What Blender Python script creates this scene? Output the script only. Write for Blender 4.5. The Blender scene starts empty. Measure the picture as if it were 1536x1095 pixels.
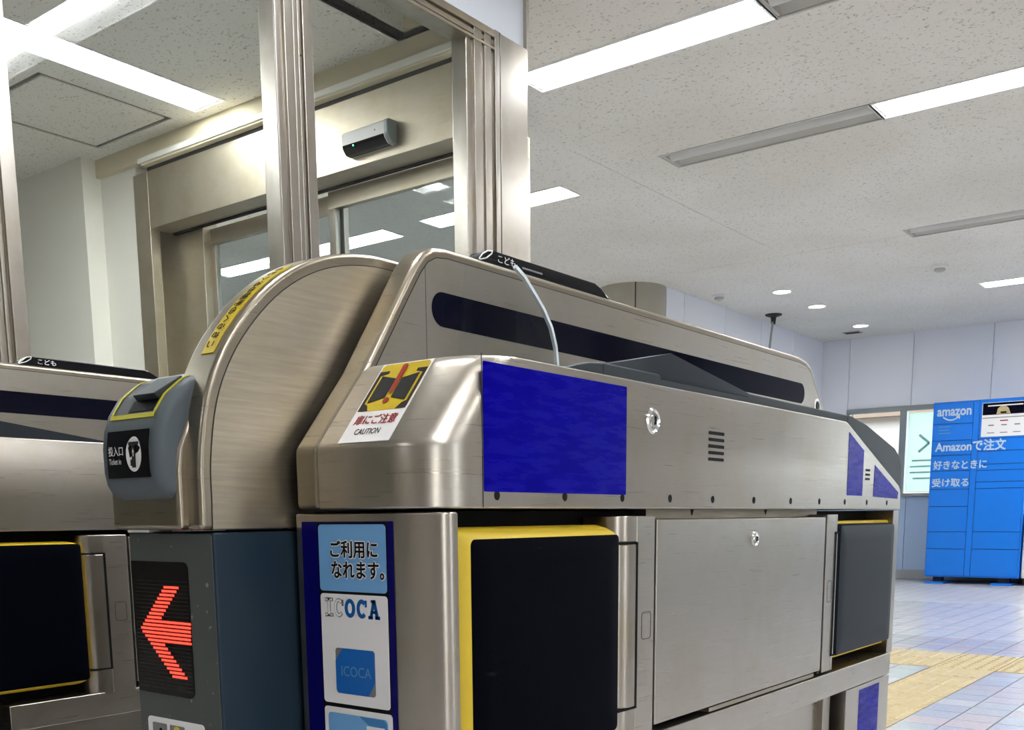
import bpy, bmesh, math, random
from mathutils import Vector, Matrix

random.seed(7)
S = bpy.context.scene
COL = S.collection
PI = math.pi

# ------------------------------------------------------------------ camera
def make_camera():
    p, r, h = math.radians(9.17), math.radians(0.48), math.radians(37.4)
    fwd = Vector((math.cos(h) * math.cos(p), math.sin(h) * math.cos(p), -math.sin(p)))
    r0 = Vector((math.sin(h), -math.cos(h), 0))
    u0 = r0.cross(fwd)
    rt = math.cos(r) * r0 - math.sin(r) * u0
    up = math.cos(r) * u0 + math.sin(r) * r0
    cd = bpy.data.cameras.new('camera')
    cd.sensor_fit = 'HORIZONTAL'; cd.sensor_width = 36; cd.lens = 36
    cd.shift_y = 476.5 / 1536
    cd.clip_start = 0.05; cd.clip_end = 200
    c = bpy.data.objects.new('camera', cd)
    m = Matrix((rt, up, -fwd)).transposed().to_4x4()
    m.translation = Vector((0, 0, 0.78))
    c.matrix_world = m
    COL.objects.link(c)
    S.camera = c
make_camera()

# ------------------------------------------------------------------ world, exposure, light levels
LAMP = 12.0            # radiance of the fluorescent tubes
W = bpy.data.worlds.new('world'); S.world = W
W.use_nodes = True
wn = W.node_tree.nodes; wl = W.node_tree.links
bg = wn['Background']
sky = wn.new('ShaderNodeTexSky'); sky.sky_type = 'NISHITA'
sky.sun_disc = False; sky.sun_elevation = math.radians(48); sky.sun_rotation = math.radians(200)
sky.dust_density = 3.0
hz = wn.new('ShaderNodeMix'); hz.data_type = 'RGBA'; hz.inputs[0].default_value = 0.78      # bright haze over the blue
hz.inputs[7].default_value = (1.5, 1.6, 1.7, 1)
wl.new(sky.outputs[0], hz.inputs[6]); wl.new(hz.outputs[2], bg.inputs[0]); bg.inputs[1].default_value = 0.62
S.view_settings.view_transform = 'Standard'
S.view_settings.look = 'None'
S.view_settings.gamma = 1.0
S.view_settings.use_curve_mapping = False
S.view_settings.exposure = 2.08

# ------------------------------------------------------------------ materials
def lin(c):
    f = lambda v: v / 12.92 if v <= 0.04045 else ((v + 0.055) / 1.055) ** 2.4
    return tuple(f(v / 255) for v in c) + (1,)
def mat(name, rgb, rough=0.5, metal=0.0, spec=0.5, emit=None, coat=0.0):
    m = bpy.data.materials.new(name); m.use_nodes = True
    b = m.node_tree.nodes['Principled BSDF']
    b.inputs['Base Color'].default_value = lin(rgb)
    b.inputs['Roughness'].default_value = rough
    b.inputs['Metallic'].default_value = metal
    b.inputs['Specular IOR Level'].default_value = spec
    b.inputs['Coat Weight'].default_value = coat
    if emit:
        b.inputs['Emission Color'].default_value = lin(rgb)
        b.inputs['Emission Strength'].default_value = emit
    return m
def N(m, t): return m.node_tree.nodes.new(t)
def L(m, a, b): m.node_tree.links.new(a, b)
def P(m): return m.node_tree.nodes['Principled BSDF']
def noise(m, scale, detail=3, sc=(1, 1, 1), rough=0.5, rot=(0, 0, 0)):
    tc = N(m, 'ShaderNodeTexCoord'); mp = N(m, 'ShaderNodeMapping')
    mp.inputs['Scale'].default_value = sc; mp.inputs['Rotation'].default_value = rot
    L(m, tc.outputs['Object'], mp.inputs[0])
    n = N(m, 'ShaderNodeTexNoise'); n.inputs['Scale'].default_value = scale
    n.inputs['Detail'].default_value = detail; n.inputs['Roughness'].default_value = rough
    L(m, mp.outputs[0], n.inputs['Vector'])
    return n.outputs['Fac']
def ramp(m, fac, stops):
    r = N(m, 'ShaderNodeValToRGB'); e = r.color_ramp.elements
    while len(e) < len(stops): e.new(0.5)
    for i, (p, c) in enumerate(stops):
        e[i].position = p; e[i].color = c if len(c) == 4 else lin(c)
    L(m, fac, r.inputs[0]); return r.outputs[0]
def rng(m, fac, a, b, lo=0.0, hi=1.0):
    r = N(m, 'ShaderNodeMapRange'); L(m, fac, r.inputs[0])
    r.inputs[1].default_value = lo; r.inputs[2].default_value = hi
    r.inputs[3].default_value = a; r.inputs[4].default_value = b
    return r.outputs[0]
def bump(m, fac, strength, dist=0.001):
    b = N(m, 'ShaderNodeBump'); b.inputs['Strength'].default_value = strength
    b.inputs['Distance'].default_value = dist
    L(m, fac, b.inputs['Height']); L(m, b.outputs[0], P(m).inputs['Normal'])
def mixc(m, fac, a, b):
    x = N(m, 'ShaderNodeMix'); x.data_type = 'RGBA'
    if fac is not None and not isinstance(fac, float): L(m, fac, x.inputs[0])
    elif fac is not None: x.inputs[0].default_value = fac
    for s, v in ((6, a), (7, b)):
        if isinstance(v, tuple): x.inputs[s].default_value = v if len(v) == 4 else lin(v)
        else: L(m, v, x.inputs[s])
    return x.outputs[2]

def steel(name, rgb, streak, r0, r1, wear=0.05):
    m = mat(name, rgb, 0.3, 1.0)
    f = noise(m, 13, 3, streak, 0.6)
    g = noise(m, 7, 5, (1, 1, 1), 0.65)
    L(m, rng(m, f, r0, r1, 0.25, 0.75), P(m).inputs['Roughness'])
    c = lin(rgb); d = tuple(v * (1 - wear) for v in c[:3]) + (1,)
    c1 = mixc(m, rng(m, f, 0, 1, 0.25, 0.75), c, d)
    w = tuple(v * k for v, k in zip(c[:3], (0.84, 0.77, 0.62))) + (1,)
    c2 = mixc(m, rng(m, g, 0, 0.6, 0.45, 0.75), c1, w)
    L(m, c2, P(m).inputs['Base Color'])
    bump(m, f, 0.015, 0.0003)
    return m
M = {}
M['steel'] = steel('brushed_steel', (182, 177, 169), (0.6, 0.6, 55), 0.26, 0.36)
M['steel_front'] = steel('brushed_steel_crosswise', (160, 152, 138), (1, 0.6, 55), 0.26, 0.36)
M['steel_v'] = steel('brushed_steel_upright', (176, 171, 163), (90, 90, 0.5), 0.28, 0.29, 0.04)
M['steel_warm'] = steel('dull_steel', (180, 171, 155), (1, 1, 20), 0.35, 0.5, 0.2)
M['steel_pale'] = steel('pale_door_steel', (198, 190, 172), (1, 1, 20), 0.42, 0.56, 0.05)
M['chrome'] = mat('chrome', (225, 225, 222), 0.12, 1.0)
M['alu'] = mat('white_aluminium', (246, 246, 243), 0.4, 0.0)
M['black'] = mat('black_gap', (14, 14, 15), 0.6)
M['seam'] = mat('seam_dark', (40, 38, 36), 0.6)
M['gloss_black'] = mat('black_gloss', (6, 7, 14), 0.06, 0.0, 0.6)
m = M['gloss_navy'] = mat('dark_window', (7, 9, 26), 0.06, 0, 0.5)
M['grey_plastic'] = mat('grey_plastic', (54, 60, 64), 0.45)
M['slot_grey'] = mat('slot_housing_grey', (84, 92, 97), 0.42, 0, 0.25)
M['grey_hood'] = mat('grey_hood_plastic', (44, 49, 55), 0.42)
m = M['led_grey'] = mat('painted_grey', (80, 85, 82), 0.45)
f = noise(m, 90, 2); L(m, ramp(m, f, [(0.70, (78, 83, 80)), (0.78, (150, 152, 150))]), P(m).inputs['Base Color'])
m = M['led_side'] = mat('painted_slate', (32, 47, 60), 0.36)
M['screen'] = mat('led_screen_black', (16, 13, 12), 0.2)
M['led'] = mat('led_red', (255, 52, 38), 0.5, emit=0.85)
M['led_off'] = mat('led_unlit', (40, 24, 20), 0.4)
m = M['navy'] = mat('navy_vinyl', (3, 5, 13), 0.5)
f = noise(m, 30, 4, (0.5, 1, 3), rot=(0, 0.5, 0)); L(m, ramp(m, f, [(0.72, (3, 5, 13)), (0.86, (36, 39, 48))]), P(m).inputs['Base Color'])
bump(m, noise(m, 420, 2), 0.25, 0.0006)
m = M['grey_vinyl'] = mat('grey_vinyl', (46, 51, 57), 0.5); bump(m, noise(m, 420, 2), 0.2, 0.0006)
m = M['yellow'] = mat('yellow_vinyl', (214, 184, 42), 0.5); bump(m, noise(m, 420, 2), 0.15, 0.0006)
M['grey_dark'] = mat('dark_slate_vinyl', (22, 30, 40), 0.5, 0, 0.15)
M['yellow_line'] = mat('yellow_line', (186, 180, 26), 0.5)
M['yellow_sign'] = mat('yellow_print', (206, 180, 16), 0.35)
m = M['blue_film'] = mat('blue_film', (22, 18, 160), 0.3)
f = noise(m, 34, 6, (0.5, 1, 3.2), 0.7, rot=(0, -0.4, 0))
L(m, ramp(m, f, [(0.30, (4, 0, 128)), (0.60, (5, 0, 146)), (0.80, (24, 14, 150))]), P(m).inputs['Base Color'])
L(m, rng(m, f, 0.16, 0.42, 0.35, 0.7), P(m).inputs['Roughness'])
bump(m, f, 0.12, 0.001)
M['poster_blue'] = mat('deep_blue_print', (8, 4, 92), 0.3)
M['sky_print'] = mat('sky_blue_print', (116, 172, 222), 0.3)
M['sky_print2'] = mat('mid_blue_print', (60, 130, 190), 0.3)
M['logo_blue'] = mat('logo_blue_print', (10, 90, 160), 0.35)
M['card_blue'] = mat('card_blue_print', (14, 102, 186), 0.35)
M['pale_blue'] = mat('pale_blue_print', (92, 150, 200), 0.35)
M['white'] = mat('white_print', (240, 238, 237), 0.4)
M['grey_print'] = mat('grey_print', (120, 120, 124), 0.4)
M['ink'] = mat('black_ink', (10, 10, 12), 0.6, 0, 0.2)
M['ink_grey'] = mat('charcoal_ink', (34, 36, 38), 0.45)
M['red'] = mat('red_ink', (160, 28, 26), 0.4)
M['red2'] = mat('crimson_ink', (216, 60, 80), 0.4)
M['green_led'] = mat('green_led', (80, 255, 140), 0.4, emit=2.0)

m = M['ceiling'] = mat('mineral_fibre_ceiling', (196, 193, 184), 0.95, 0, 0.1)
f = noise(m, 95, 3, (1.0, 0.55, 1), 0.6)
g = noise(m, 0.9, 2)
flk = ramp(m, f, [(0.33, (0, 0, 0, 1)), (0.40, (1, 1, 1, 1))])
basec = mixc(m, rng(m, g, 0, 1, 0.35, 0.7), (236, 234, 227), (226, 223, 214))
L(m, mixc(m, flk, (178, 174, 163), basec), P(m).inputs['Base Color'])
bump(m, flk, 0.5, 0.004)
M['seam_ceiling'] = mat('ceiling_joint', (120, 116, 106), 0.9)
M['beige'] = mat('beige_painted_beam', (214, 204, 176), 0.7)
m = M['wall_panel'] = mat('pale_wall_panel', (236, 239, 247), 0.45)
m = M['wall_cream'] = mat('cream_wall', (232, 230, 220), 0.6)
M['wall_low'] = mat('pale_blue_lower_panel', (186, 208, 230), 0.4)
M['wall_far'] = mat('plain_wall', (226, 222, 214), 0.7)
M['wall_dim'] = mat('dim_wall', (214, 205, 190), 0.7)
M['skirting'] = mat('grey_skirting', (176, 178, 176), 0.5)
M['column'] = mat('grey_column_paint', (170, 166, 152), 0.5)
M['frame_alu'] = mat('grey_window_frame', (150, 158, 158), 0.4, 0.3)
M['transom'] = mat('white_transom_panel', (222, 228, 238), 0.4)
M['fixture'] = mat('white_fixture_enamel', (236, 236, 234), 0.45)
M['fixture_grey'] = mat('grey_fixture_enamel', (196, 194, 188), 0.5)
M['tube'] = mat('lit_tube', (250, 252, 255), 0.5, emit=LAMP)
M['tube_off'] = mat('unlit_tube', (206, 206, 202), 0.4)
M['downlight'] = mat('lit_downlight', (255, 252, 236), 0.5, emit=LAMP * 0.35)
m = M['locker'] = mat('bright_blue_enamel', (6, 124, 232), 0.3)
M['locker_dark'] = mat('locker_joint', (4, 70, 150), 0.5)
M['locker_text'] = mat('locker_lettering', (190, 208, 226), 0.5)
M['outside'] = mat('pale_render', (222, 214, 204), 0.8)
M['outside_trim'] = mat('brown_trim', (150, 130, 112), 0.8)
M['asphalt'] = mat('asphalt', (120, 120, 122), 0.9)
M['rubber'] = mat('dark_foot', (30, 32, 36), 0.6)

def glass(name, tint, ior=1.45, gain=1.0, rough=0.0):
    m = bpy.data.materials.new(name); m.use_nodes = True
    nt = m.node_tree; nt.nodes.remove(P(m))
    t = N(m, 'ShaderNodeBsdfTransparent'); t.inputs[0].default_value = lin(tint)
    g = N(m, 'ShaderNodeBsdfGlossy'); g.inputs['Roughness'].default_value = rough
    fr = N(m, 'ShaderNodeFresnel'); ge = N(m, 'ShaderNodeNewGeometry'); io = N(m, 'ShaderNodeMapRange')
    io.inputs[3].default_value = ior; io.inputs[4].default_value = 1 / ior      # same reflectance from both faces of the thin sheet
    L(m, ge.outputs['Backfacing'], io.inputs[0]); L(m, io.outputs[0], fr.inputs[0])
    k = N(m, 'ShaderNodeMath'); k.operation = 'MULTIPLY'; k.inputs[1].default_value = gain; k.use_clamp = True
    L(m, fr.outputs[0], k.inputs[0])
    mx = N(m, 'ShaderNodeMixShader'); L(m, k.outputs[0], mx.inputs[0])
    L(m, t.outputs[0], mx.inputs[1]); L(m, g.outputs[0], mx.inputs[2])
    L(m, mx.outputs[0], nt.nodes['Material Output'].inputs[0])
    return m
for k_, v_ in (('grey_plastic', .12), ('grey_hood', .12), ('navy', .02), ('grey_vinyl', .1), ('led_grey', .25), ('led_side', .25), ('blue_film', .05), ('ink', .15), ('ink_grey', .2), ('poster_blue', .15), ('black', .1), ('gloss_navy', .12), ('gloss_black', .4), ('screen', .3)):
    P(M[k_]).inputs['Specular IOR Level'].default_value = v_
M['glass'] = glass('clear_glass', (252, 254, 252), 1.45, 0.6)
M['glass_grey'] = glass('greyish_glass', (226, 232, 234), 1.5)
M['acrylic'] = glass('clear_acrylic', (252, 253, 253), 1.2)
def frosted(name, rgb):
    m = bpy.data.materials.new(name); m.use_nodes = True
    nt = m.node_tree; nt.nodes.remove(P(m))
    a = N(m, 'ShaderNodeBsdfTranslucent'); a.inputs[0].default_value = lin(rgb)
    b = N(m, 'ShaderNodeBsdfDiffuse'); b.inputs[0].default_value = lin(rgb)
    mx = N(m, 'ShaderNodeMixShader'); mx.inputs[0].default_value = 0.35
    L(m, a.outputs[0], mx.inputs[1]); L(m, b.outputs[0], mx.inputs[2])
    L(m, mx.outputs[0], nt.nodes['Material Output'].inputs[0])
    return m
M['frosted'] = frosted('frosted_film', (236, 248, 240))
M['pale_green'] = frosted('faint_green_print', (196, 218, 214))
M['edge_white'] = mat('polished_acrylic_edge', (226, 236, 240), 0.25)

m = M['tile'] = mat('floor_tile', (176, 170, 170), 0.2)
oi = N(m, 'ShaderNodeObjectInfo')
tc = ramp(m, oi.outputs['Random'], [(0.0, (196, 188, 186)), (0.3, (204, 190, 190)), (0.55, (188, 192, 190)), (0.8, (182, 186, 196)), (1.0, (210, 206, 200))])
f = noise(m, 60, 3)
L(m, mixc(m, rng(m, f, 0, 0.25, 0.4, 0.7), tc, (140, 134, 132)), P(m).inputs['Base Color'])
m = M['tile_far'] = mat('floor_tile_far', (184, 184, 188), 0.2)
f = noise(m, 3, 2); L(m, ramp(m, f, [(0.3, (204, 200, 202)), (0.5, (214, 210, 208)), (0.7, (202, 206, 210))]), P(m).inputs['Base Color'])
M['grout'] = mat('grout', (112, 108, 104), 0.8)
m = M['tactile'] = mat('tactile_yellow', (186, 168, 124), 0.5)
f = noise(m, 30, 4); L(m, ramp(m, f, [(0.3, (178, 156, 108)), (0.6, (194, 176, 130)), (0.8, (192, 182, 152))]), P(m).inputs['Base Color'])
m = M['floor'] = mat('tiled_floor', (170, 166, 164), 0.35)
tcn = N(m, 'ShaderNodeTexCoord'); br = N(m, 'ShaderNodeTexBrick'); br.offset = 0
br.inputs['Scale'].default_value = 1.0; br.inputs['Brick Width'].default_value = 0.1525; br.inputs['Row Height'].default_value = 0.153
br.inputs['Mortar Size'].default_value = 0.004
br.inputs['Color1'].default_value = lin((196, 192, 190)); br.inputs['Color2'].default_value = lin((186, 186, 190)); br.inputs['Mortar'].default_value = lin((116, 112, 108))
L(m, tcn.outputs['Object'], br.inputs['Vector']); L(m, br.outputs[0], P(m).inputs['Base Color'])

# ------------------------------------------------------------------ mesh helpers
ORG = {}
def org(o):
    return ORG.get(o.name, Vector((0, 0, 0))) if o else Vector((0, 0, 0))
def obj(name, bm, m, parent=None, loc=None, bevel=0.0, seg=2, smooth=False, mats=None, angle=35):
    """link bm (built in scene coordinates) as one mesh object"""
    bmesh.ops.recalc_face_normals(bm, faces=bm.faces)
    o_ = org(parent) if parent else Vector(loc or (0, 0, 0))
    bmesh.ops.translate(bm, verts=bm.verts, vec=-o_)
    me = bpy.data.meshes.new(name); bm.to_mesh(me); bm.free()
    for q in (mats or [m]): me.materials.append(M[q] if isinstance(q, str) else q)
    o = bpy.data.objects.new(name, me); COL.objects.link(o)
    if parent: o.parent = parent
    else: o.location = o_
    ORG[o.name] = o_
    if bevel:
        b = o.modifiers.new('bevel', 'BEVEL'); b.width = bevel; b.segments = seg
        b.limit_method = 'ANGLE'; b.angle_limit = math.radians(angle); b.harden_normals = False
        smooth = True
    if smooth:
        for pl in me.polygons: pl.use_smooth = True
        me.set_sharp_from_angle(angle=math.radians(40)) if not bevel else None
        if bevel:
            w = o.modifiers.new('wn', 'WEIGHTED_NORMAL'); w.keep_sharp = False
    return o
def empty(name, loc, label, cat, group=None):
    o = bpy.data.objects.new(name, None); COL.objects.link(o); o.location = loc
    o.empty_display_size = 0.1
    ORG[o.name] = Vector(loc); tag(o, label, cat, group); return o
def tag(o, label, cat, group=None):
    o['label'] = label; o['category'] = cat
    if group: o['group'] = group
    return o
def struct(o, label=None):
    o['kind'] = 'structure'
    if label: o['label'] = label
    return o
def NB(): return bmesh.new()
def box(bm, x0, x1, y0, y1, z0, z1, mi=0):
    v = [bm.verts.new(c) for c in ((x0, y0, z0), (x1, y0, z0), (x1, y1, z0), (x0, y1, z0), (x0, y0, z1), (x1, y0, z1), (x1, y1, z1), (x0, y1, z1))]
    for q in ((0, 3, 2, 1), (4, 5, 6, 7), (0, 1, 5, 4), (1, 2, 6, 5), (2, 3, 7, 6), (3, 0, 4, 7)):
        bm.faces.new([v[i] for i in q]).material_index = mi
    return bm
def bx(*a): return box(NB(), *a)
def loft(bm, rings, closed=True, cap=True, mi=0):
    R = [[bm.verts.new(p) for p in r] for r in rings]
    n = len(R[0])
    for a, b in zip(R, R[1:]):
        for i in range(n if closed else n - 1):
            j = (i + 1) % n
            bm.faces.new((a[i], a[j], b[j], b[i])).material_index = mi
    if cap:
        bm.faces.new(R[0][::-1]).material_index = mi; bm.faces.new(R[-1]).material_index = mi
    return bm
def prism_xz(bm, pts, y0, y1, mi=0):
    return loft(bm, [[(x, y0, z) for x, z in pts], [(x, y1, z) for x, z in pts]], mi=mi)
def prism_xy(bm, pts, z0, z1, mi=0):
    return loft(bm, [[(x, y, z0) for x, y in pts], [(x, y, z1) for x, y in pts]], mi=mi)
def prism_yz(bm, pts, x0, x1, mi=0):
    return loft(bm, [[(x0, y, z) for y, z in pts], [(x1, y, z) for y, z in pts]], mi=mi)
class Fr:
    """a flat frame: origin, right and up; its normal points at the viewer of that face"""
    def __init__(s, o, r, u): s.o = Vector(o); s.r = Vector(r).normalized(); s.u = Vector(u).normalized(); s.n = s.r.cross(s.u)
    def p(s, x, y, d=0.0): return s.o + s.r * x + s.u * y + s.n * d
def plate(bm, fr, pts, t, d0=0.0, mi=0):
    return loft(bm, [[fr.p(x, y, d0) for x, y in pts], [fr.p(x, y, d0 + t) for x, y in pts]], mi=mi)
def rrect(x0, x1, y0, y1, r, n=4):
    r = min(r, (x1 - x0) / 2 - 1e-5, (y1 - y0) / 2 - 1e-5); out = []
    for cx, cy, a in ((x1 - r, y1 - r, 0), (x0 + r, y1 - r, 90), (x0 + r, y0 + r, 180), (x1 - r, y0 + r, 270)):
        for i in range(n + 1):
            t = math.radians(a + 90 * i / n); out.append((cx + r * math.cos(t), cy + r * math.sin(t)))
    return out
def circ(cx, cy, rx, ry=None, n=20, a0=0, a1=360):
    ry = rx if ry is None else ry
    k = n if a1 - a0 == 360 else n + 1
    return [(cx + rx * math.cos(math.radians(a0 + (a1 - a0) * i / n)), cy + ry * math.sin(math.radians(a0 + (a1 - a0) * i / n))) for i in range(k)]
def stroke(bm, fr, pts, w, t, d0=0.0, mi=0):
    """a flat line of width w along pts"""
    for (ax, ay), (bx_, by) in zip(pts, pts[1:]):
        d = Vector((bx_ - ax, by - ay)); n = Vector((-d.y, d.x)).normalized() * w / 2
        plate(bm, fr, [(ax + n.x, ay + n.y), (ax - n.x, ay - n.y), (bx_ - n.x, by - n.y), (bx_ + n.x, by + n.y)], t, d0, mi)
    return bm
def cyl(bm, a, b, r0, r1=None, n=16, cap=True):
    a, b = Vector(a), Vector(b); r1 = r0 if r1 is None else r1
    d = (b - a).normalized(); x = d.orthogonal().normalized(); y = d.cross(x)
    rg = lambda c, r: [c + x * r * math.cos(2 * PI * i / n) + y * r * math.sin(2 * PI * i / n) for i in range(n)]
    return loft(bm, [rg(a, r0), rg(b, r1)], cap=cap)
def lathe(bm, c, axis, prof, n=20, cap=True):
    c, d = Vector(c), Vector(axis).normalized(); x = d.orthogonal().normalized(); y = d.cross(x)
    return loft(bm, [[c + d * h + x * r * math.cos(2 * PI * i / n) + y * r * math.sin(2 * PI * i / n) for i in range(n)] for r, h in prof], cap=cap)
def arcpts(cx, cz, r, a0, a1, n=5):
    return [(cx + r * math.cos(math.radians(a0 + (a1 - a0) * i / n)), cz + r * math.sin(math.radians(a0 + (a1 - a0) * i / n))) for i in range(n + 1)]
def offset_poly(pts, d):
    """shrink a closed polygon by d (miter)"""
    n = len(pts); A = sum(pts[i][0] * pts[(i + 1) % n][1] - pts[(i + 1) % n][0] * pts[i][1] for i in range(n))
    s = 1 if A > 0 else -1; out = []
    for i in range(n):
        p0, p1, p2 = Vector(pts[i - 1]), Vector(pts[i]), Vector(pts[(i + 1) % n])
        d1, d2 = (p1 - p0).normalized(), (p2 - p1).normalized()
        n1, n2 = Vector((-d1.y, d1.x)) * s, Vector((-d2.y, d2.x)) * s
        b = (n1 + n2); b = b / max(b.dot(n1), 0.3) if b.length > 1e-6 else n1
        out.append((p1.x + b.x * d, p1.y + b.y * d))
    return out
def text(name, body, fr, x, y, w, h, m, parent, bold=0.0, d=0.0006, t=0.0003, loc=None, rot=0.0, shear=0.0, mapf=None, name_mat=None):
    """lettering fitted into the box w x h whose lower left corner is (x, y) of the frame"""
    c = bpy.data.curves.new('lettering', 'FONT'); c.body = body; c.resolution_u = 3
    c.space_line = 0.95; c.shear = shear
    tmp = bpy.data.objects.new('lettering', c); COL.objects.link(tmp)
    me = bpy.data.meshes.new_from_object(tmp)
    bpy.data.objects.remove(tmp); bpy.data.curves.remove(c)
    bm = NB(); bm.from_mesh(me); bpy.data.meshes.remove(me)
    if bold:                                   # heavier strokes: the glyphs laid over themselves round a small circle
        src = bm.copy(); k = 8
        bm.clear()
        for i in range(k):
            b2 = src.copy()
            bmesh.ops.translate(b2, verts=b2.verts, vec=(bold * math.cos(2 * PI * i / k), bold * math.sin(2 * PI * i / k), float(i)))
            tm = bpy.data.meshes.new('t'); b2.to_mesh(tm); b2.free(); bm.from_mesh(tm); bpy.data.meshes.remove(tm)
        src.free()
    d0_ = d
    xs = [v.co.x for v in bm.verts]; ys = [v.co.y for v in bm.verts]
    x0, x1, y0, y1 = min(xs), max(xs), min(ys), max(ys)
    for v in bm.verts:
        a = (v.co.x - x0) / (x1 - x0) * w; b = (v.co.y - y0) / (y1 - y0) * h; d = d0_ + v.co.z * (3e-5 + w * 2e-4)
        v.co = mapf(x + a, y + b, d) if mapf else fr.p(x + a, y + b, d)
    o_ = org(parent) if parent else Vector(loc or (0, 0, 0))
    for f in bm.faces: f.material_index = 0
    bmesh.ops.translate(bm, verts=bm.verts, vec=-o_)
    me = bpy.data.meshes.new(name); bm.to_mesh(me); bm.free(); me.materials.append(M[m])
    o = bpy.data.objects.new(name, me); COL.objects.link(o)
    if parent: o.parent = parent
    ORG[o.name] = o_
    return o

# ------------------------------------------------------------------ room: floor
FRONT, SIDE = (0, -1, 0), (1, 0, 0)
UP = (0, 0, 1)
TX, TY, TP, TQ = 4.405, 1.003, 0.1525, 0.153
def in_view(x, y):
    """can a floor tile here be seen from about the place the photograph was taken (or a step to the side)?"""
    return x > 3.4 and y > 0.02 and 0.10 < y / x < 0.47
floor = struct(obj('floor', bx(-6, 22, -14, 12, -0.2, -0.012), 'grout'))
tile_bm = bx(0.002, TP - 0.003, 0.002, TQ - 0.003, -0.013, 0)
tile_me = bpy.data.meshes.new('tile'); bmesh.ops.bevel(tile_bm, geom=[e for e in tile_bm.edges if all(v.co.z > -0.001 for v in e.verts)], offset=0.0015, segments=1)
tile_bm.to_mesh(tile_me); tile_bm.free(); tile_me.materials.append(M['tile'])
def tactile_at(x, y):
    return (1.155 <= y <= 1.455 and x < 6.10) or (5.48 < x < 6.10 and 0.54 < y < 1.47) or (5.48 < x < 6.10 and 1.45 < y < 2.07)
n = 0
far = NB()
i0 = int((3.3 - TX) / TP) - 1
for i in range(i0, 34):
    for j in range(-7, 17):
        x, y = TX + i * TP, TY + j * TQ
        cx, cy = x + TP / 2, y + TQ / 2
        if not in_view(cx, cy) or tactile_at(cx, cy): continue
        if n < 285 and cx < 6.9:
            t = bpy.data.objects.new('tile', tile_me); COL.objects.link(t); t.location = (x, y, random.uniform(-0.0006, 0)); t.parent = floor; n += 1
        else:
            box(far, x + .002, x + TP - .003, y + .002, y + TQ - .003, -.013, random.uniform(-.0008, 0))
o = obj('distant_tiles', far, 'tile_far', floor); o['kind'] = 'stuff'
# tactile pavers: bars along the walking line, dots where the lines meet
def paver(kind):
    bm = bx(0.002, 0.302, 0.002, 0.299, -0.013, 0.0)
    if kind == 'bar':
        for k in range(4):
            yc = 0.0375 + k * 0.0755
            loft(bm, [[(a, b, 0.0) for a, b in rrect(.012, .292, yc - .016, yc + .016, .012, 3)], [(a, b, 0.005) for a, b in rrect(.017, .287, yc - .010, yc + .010, .008, 3)]])
    else:
        for a in range(5):
            for b in range(5):
                loft(bm, [[(q, w, 0) for q, w in circ(.03 + a * .061, .03 + b * .060, .013, n=8)], [(q, w, .005) for q, w in circ(.03 + a * .061, .03 + b * .060, .008, n=8)]])
    bmesh.ops.recalc_face_normals(bm, faces=bm.faces)
    me = bpy.data.meshes.new('tactile_paver'); bm.to_mesh(me); bm.free(); me.materials.append(M['tactile']); return me
PB, PD = paver('bar'), paver('dot')
def put_paver(me, x, y):
    o = bpy.data.objects.new('tactile_paver', me); COL.objects.link(o); o.location = (x, y, 0.0005); o.parent = floor
for k in range(-3, 4): put_paver(PB, 4.265 + k * 0.305, 1.155)
for a in range(2):
    for b in range(3): put_paver(PD, 5.485 + a * 0.305, 0.551 + b * 0.302)
    for b in range(2): put_paver(PB, 5.485 + a * 0.305, 1.457 + b * 0.302)
# the rest of the floor: laid as sheets round the tiled field, tile joints in the material
fx0 = TX + i0 * TP; fy0 = TY - 7 * TQ; fx1 = TX + 34 * TP; fy1 = TY + 17 * TQ
rest = NB()
for r in ((-6, fx0, -14, 12), (fx0, fx1, -14, fy0), (fx0, fx1, fy1, 12), (fx1, 12.9, -14, 12)):
    box(rest, *r, -0.02, -0.001)
# tiles of the field that stay out of sight
hid = [(TX + i * TP, TY + j * TQ) for i in range(i0, 34) for j in range(-7, 17)
       if not in_view(TX + i * TP + TP / 2, TY + j * TQ + TQ / 2) and not tactile_at(TX + i * TP + TP / 2, TY + j * TQ + TQ / 2)]
for x, y in hid: box(rest, x + .002, x + TP - .003, y + .002, y + TQ - .003, -.013, 0)
o = obj('floor_covering', rest, 'floor', floor); o['kind'] = 'stuff'

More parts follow.
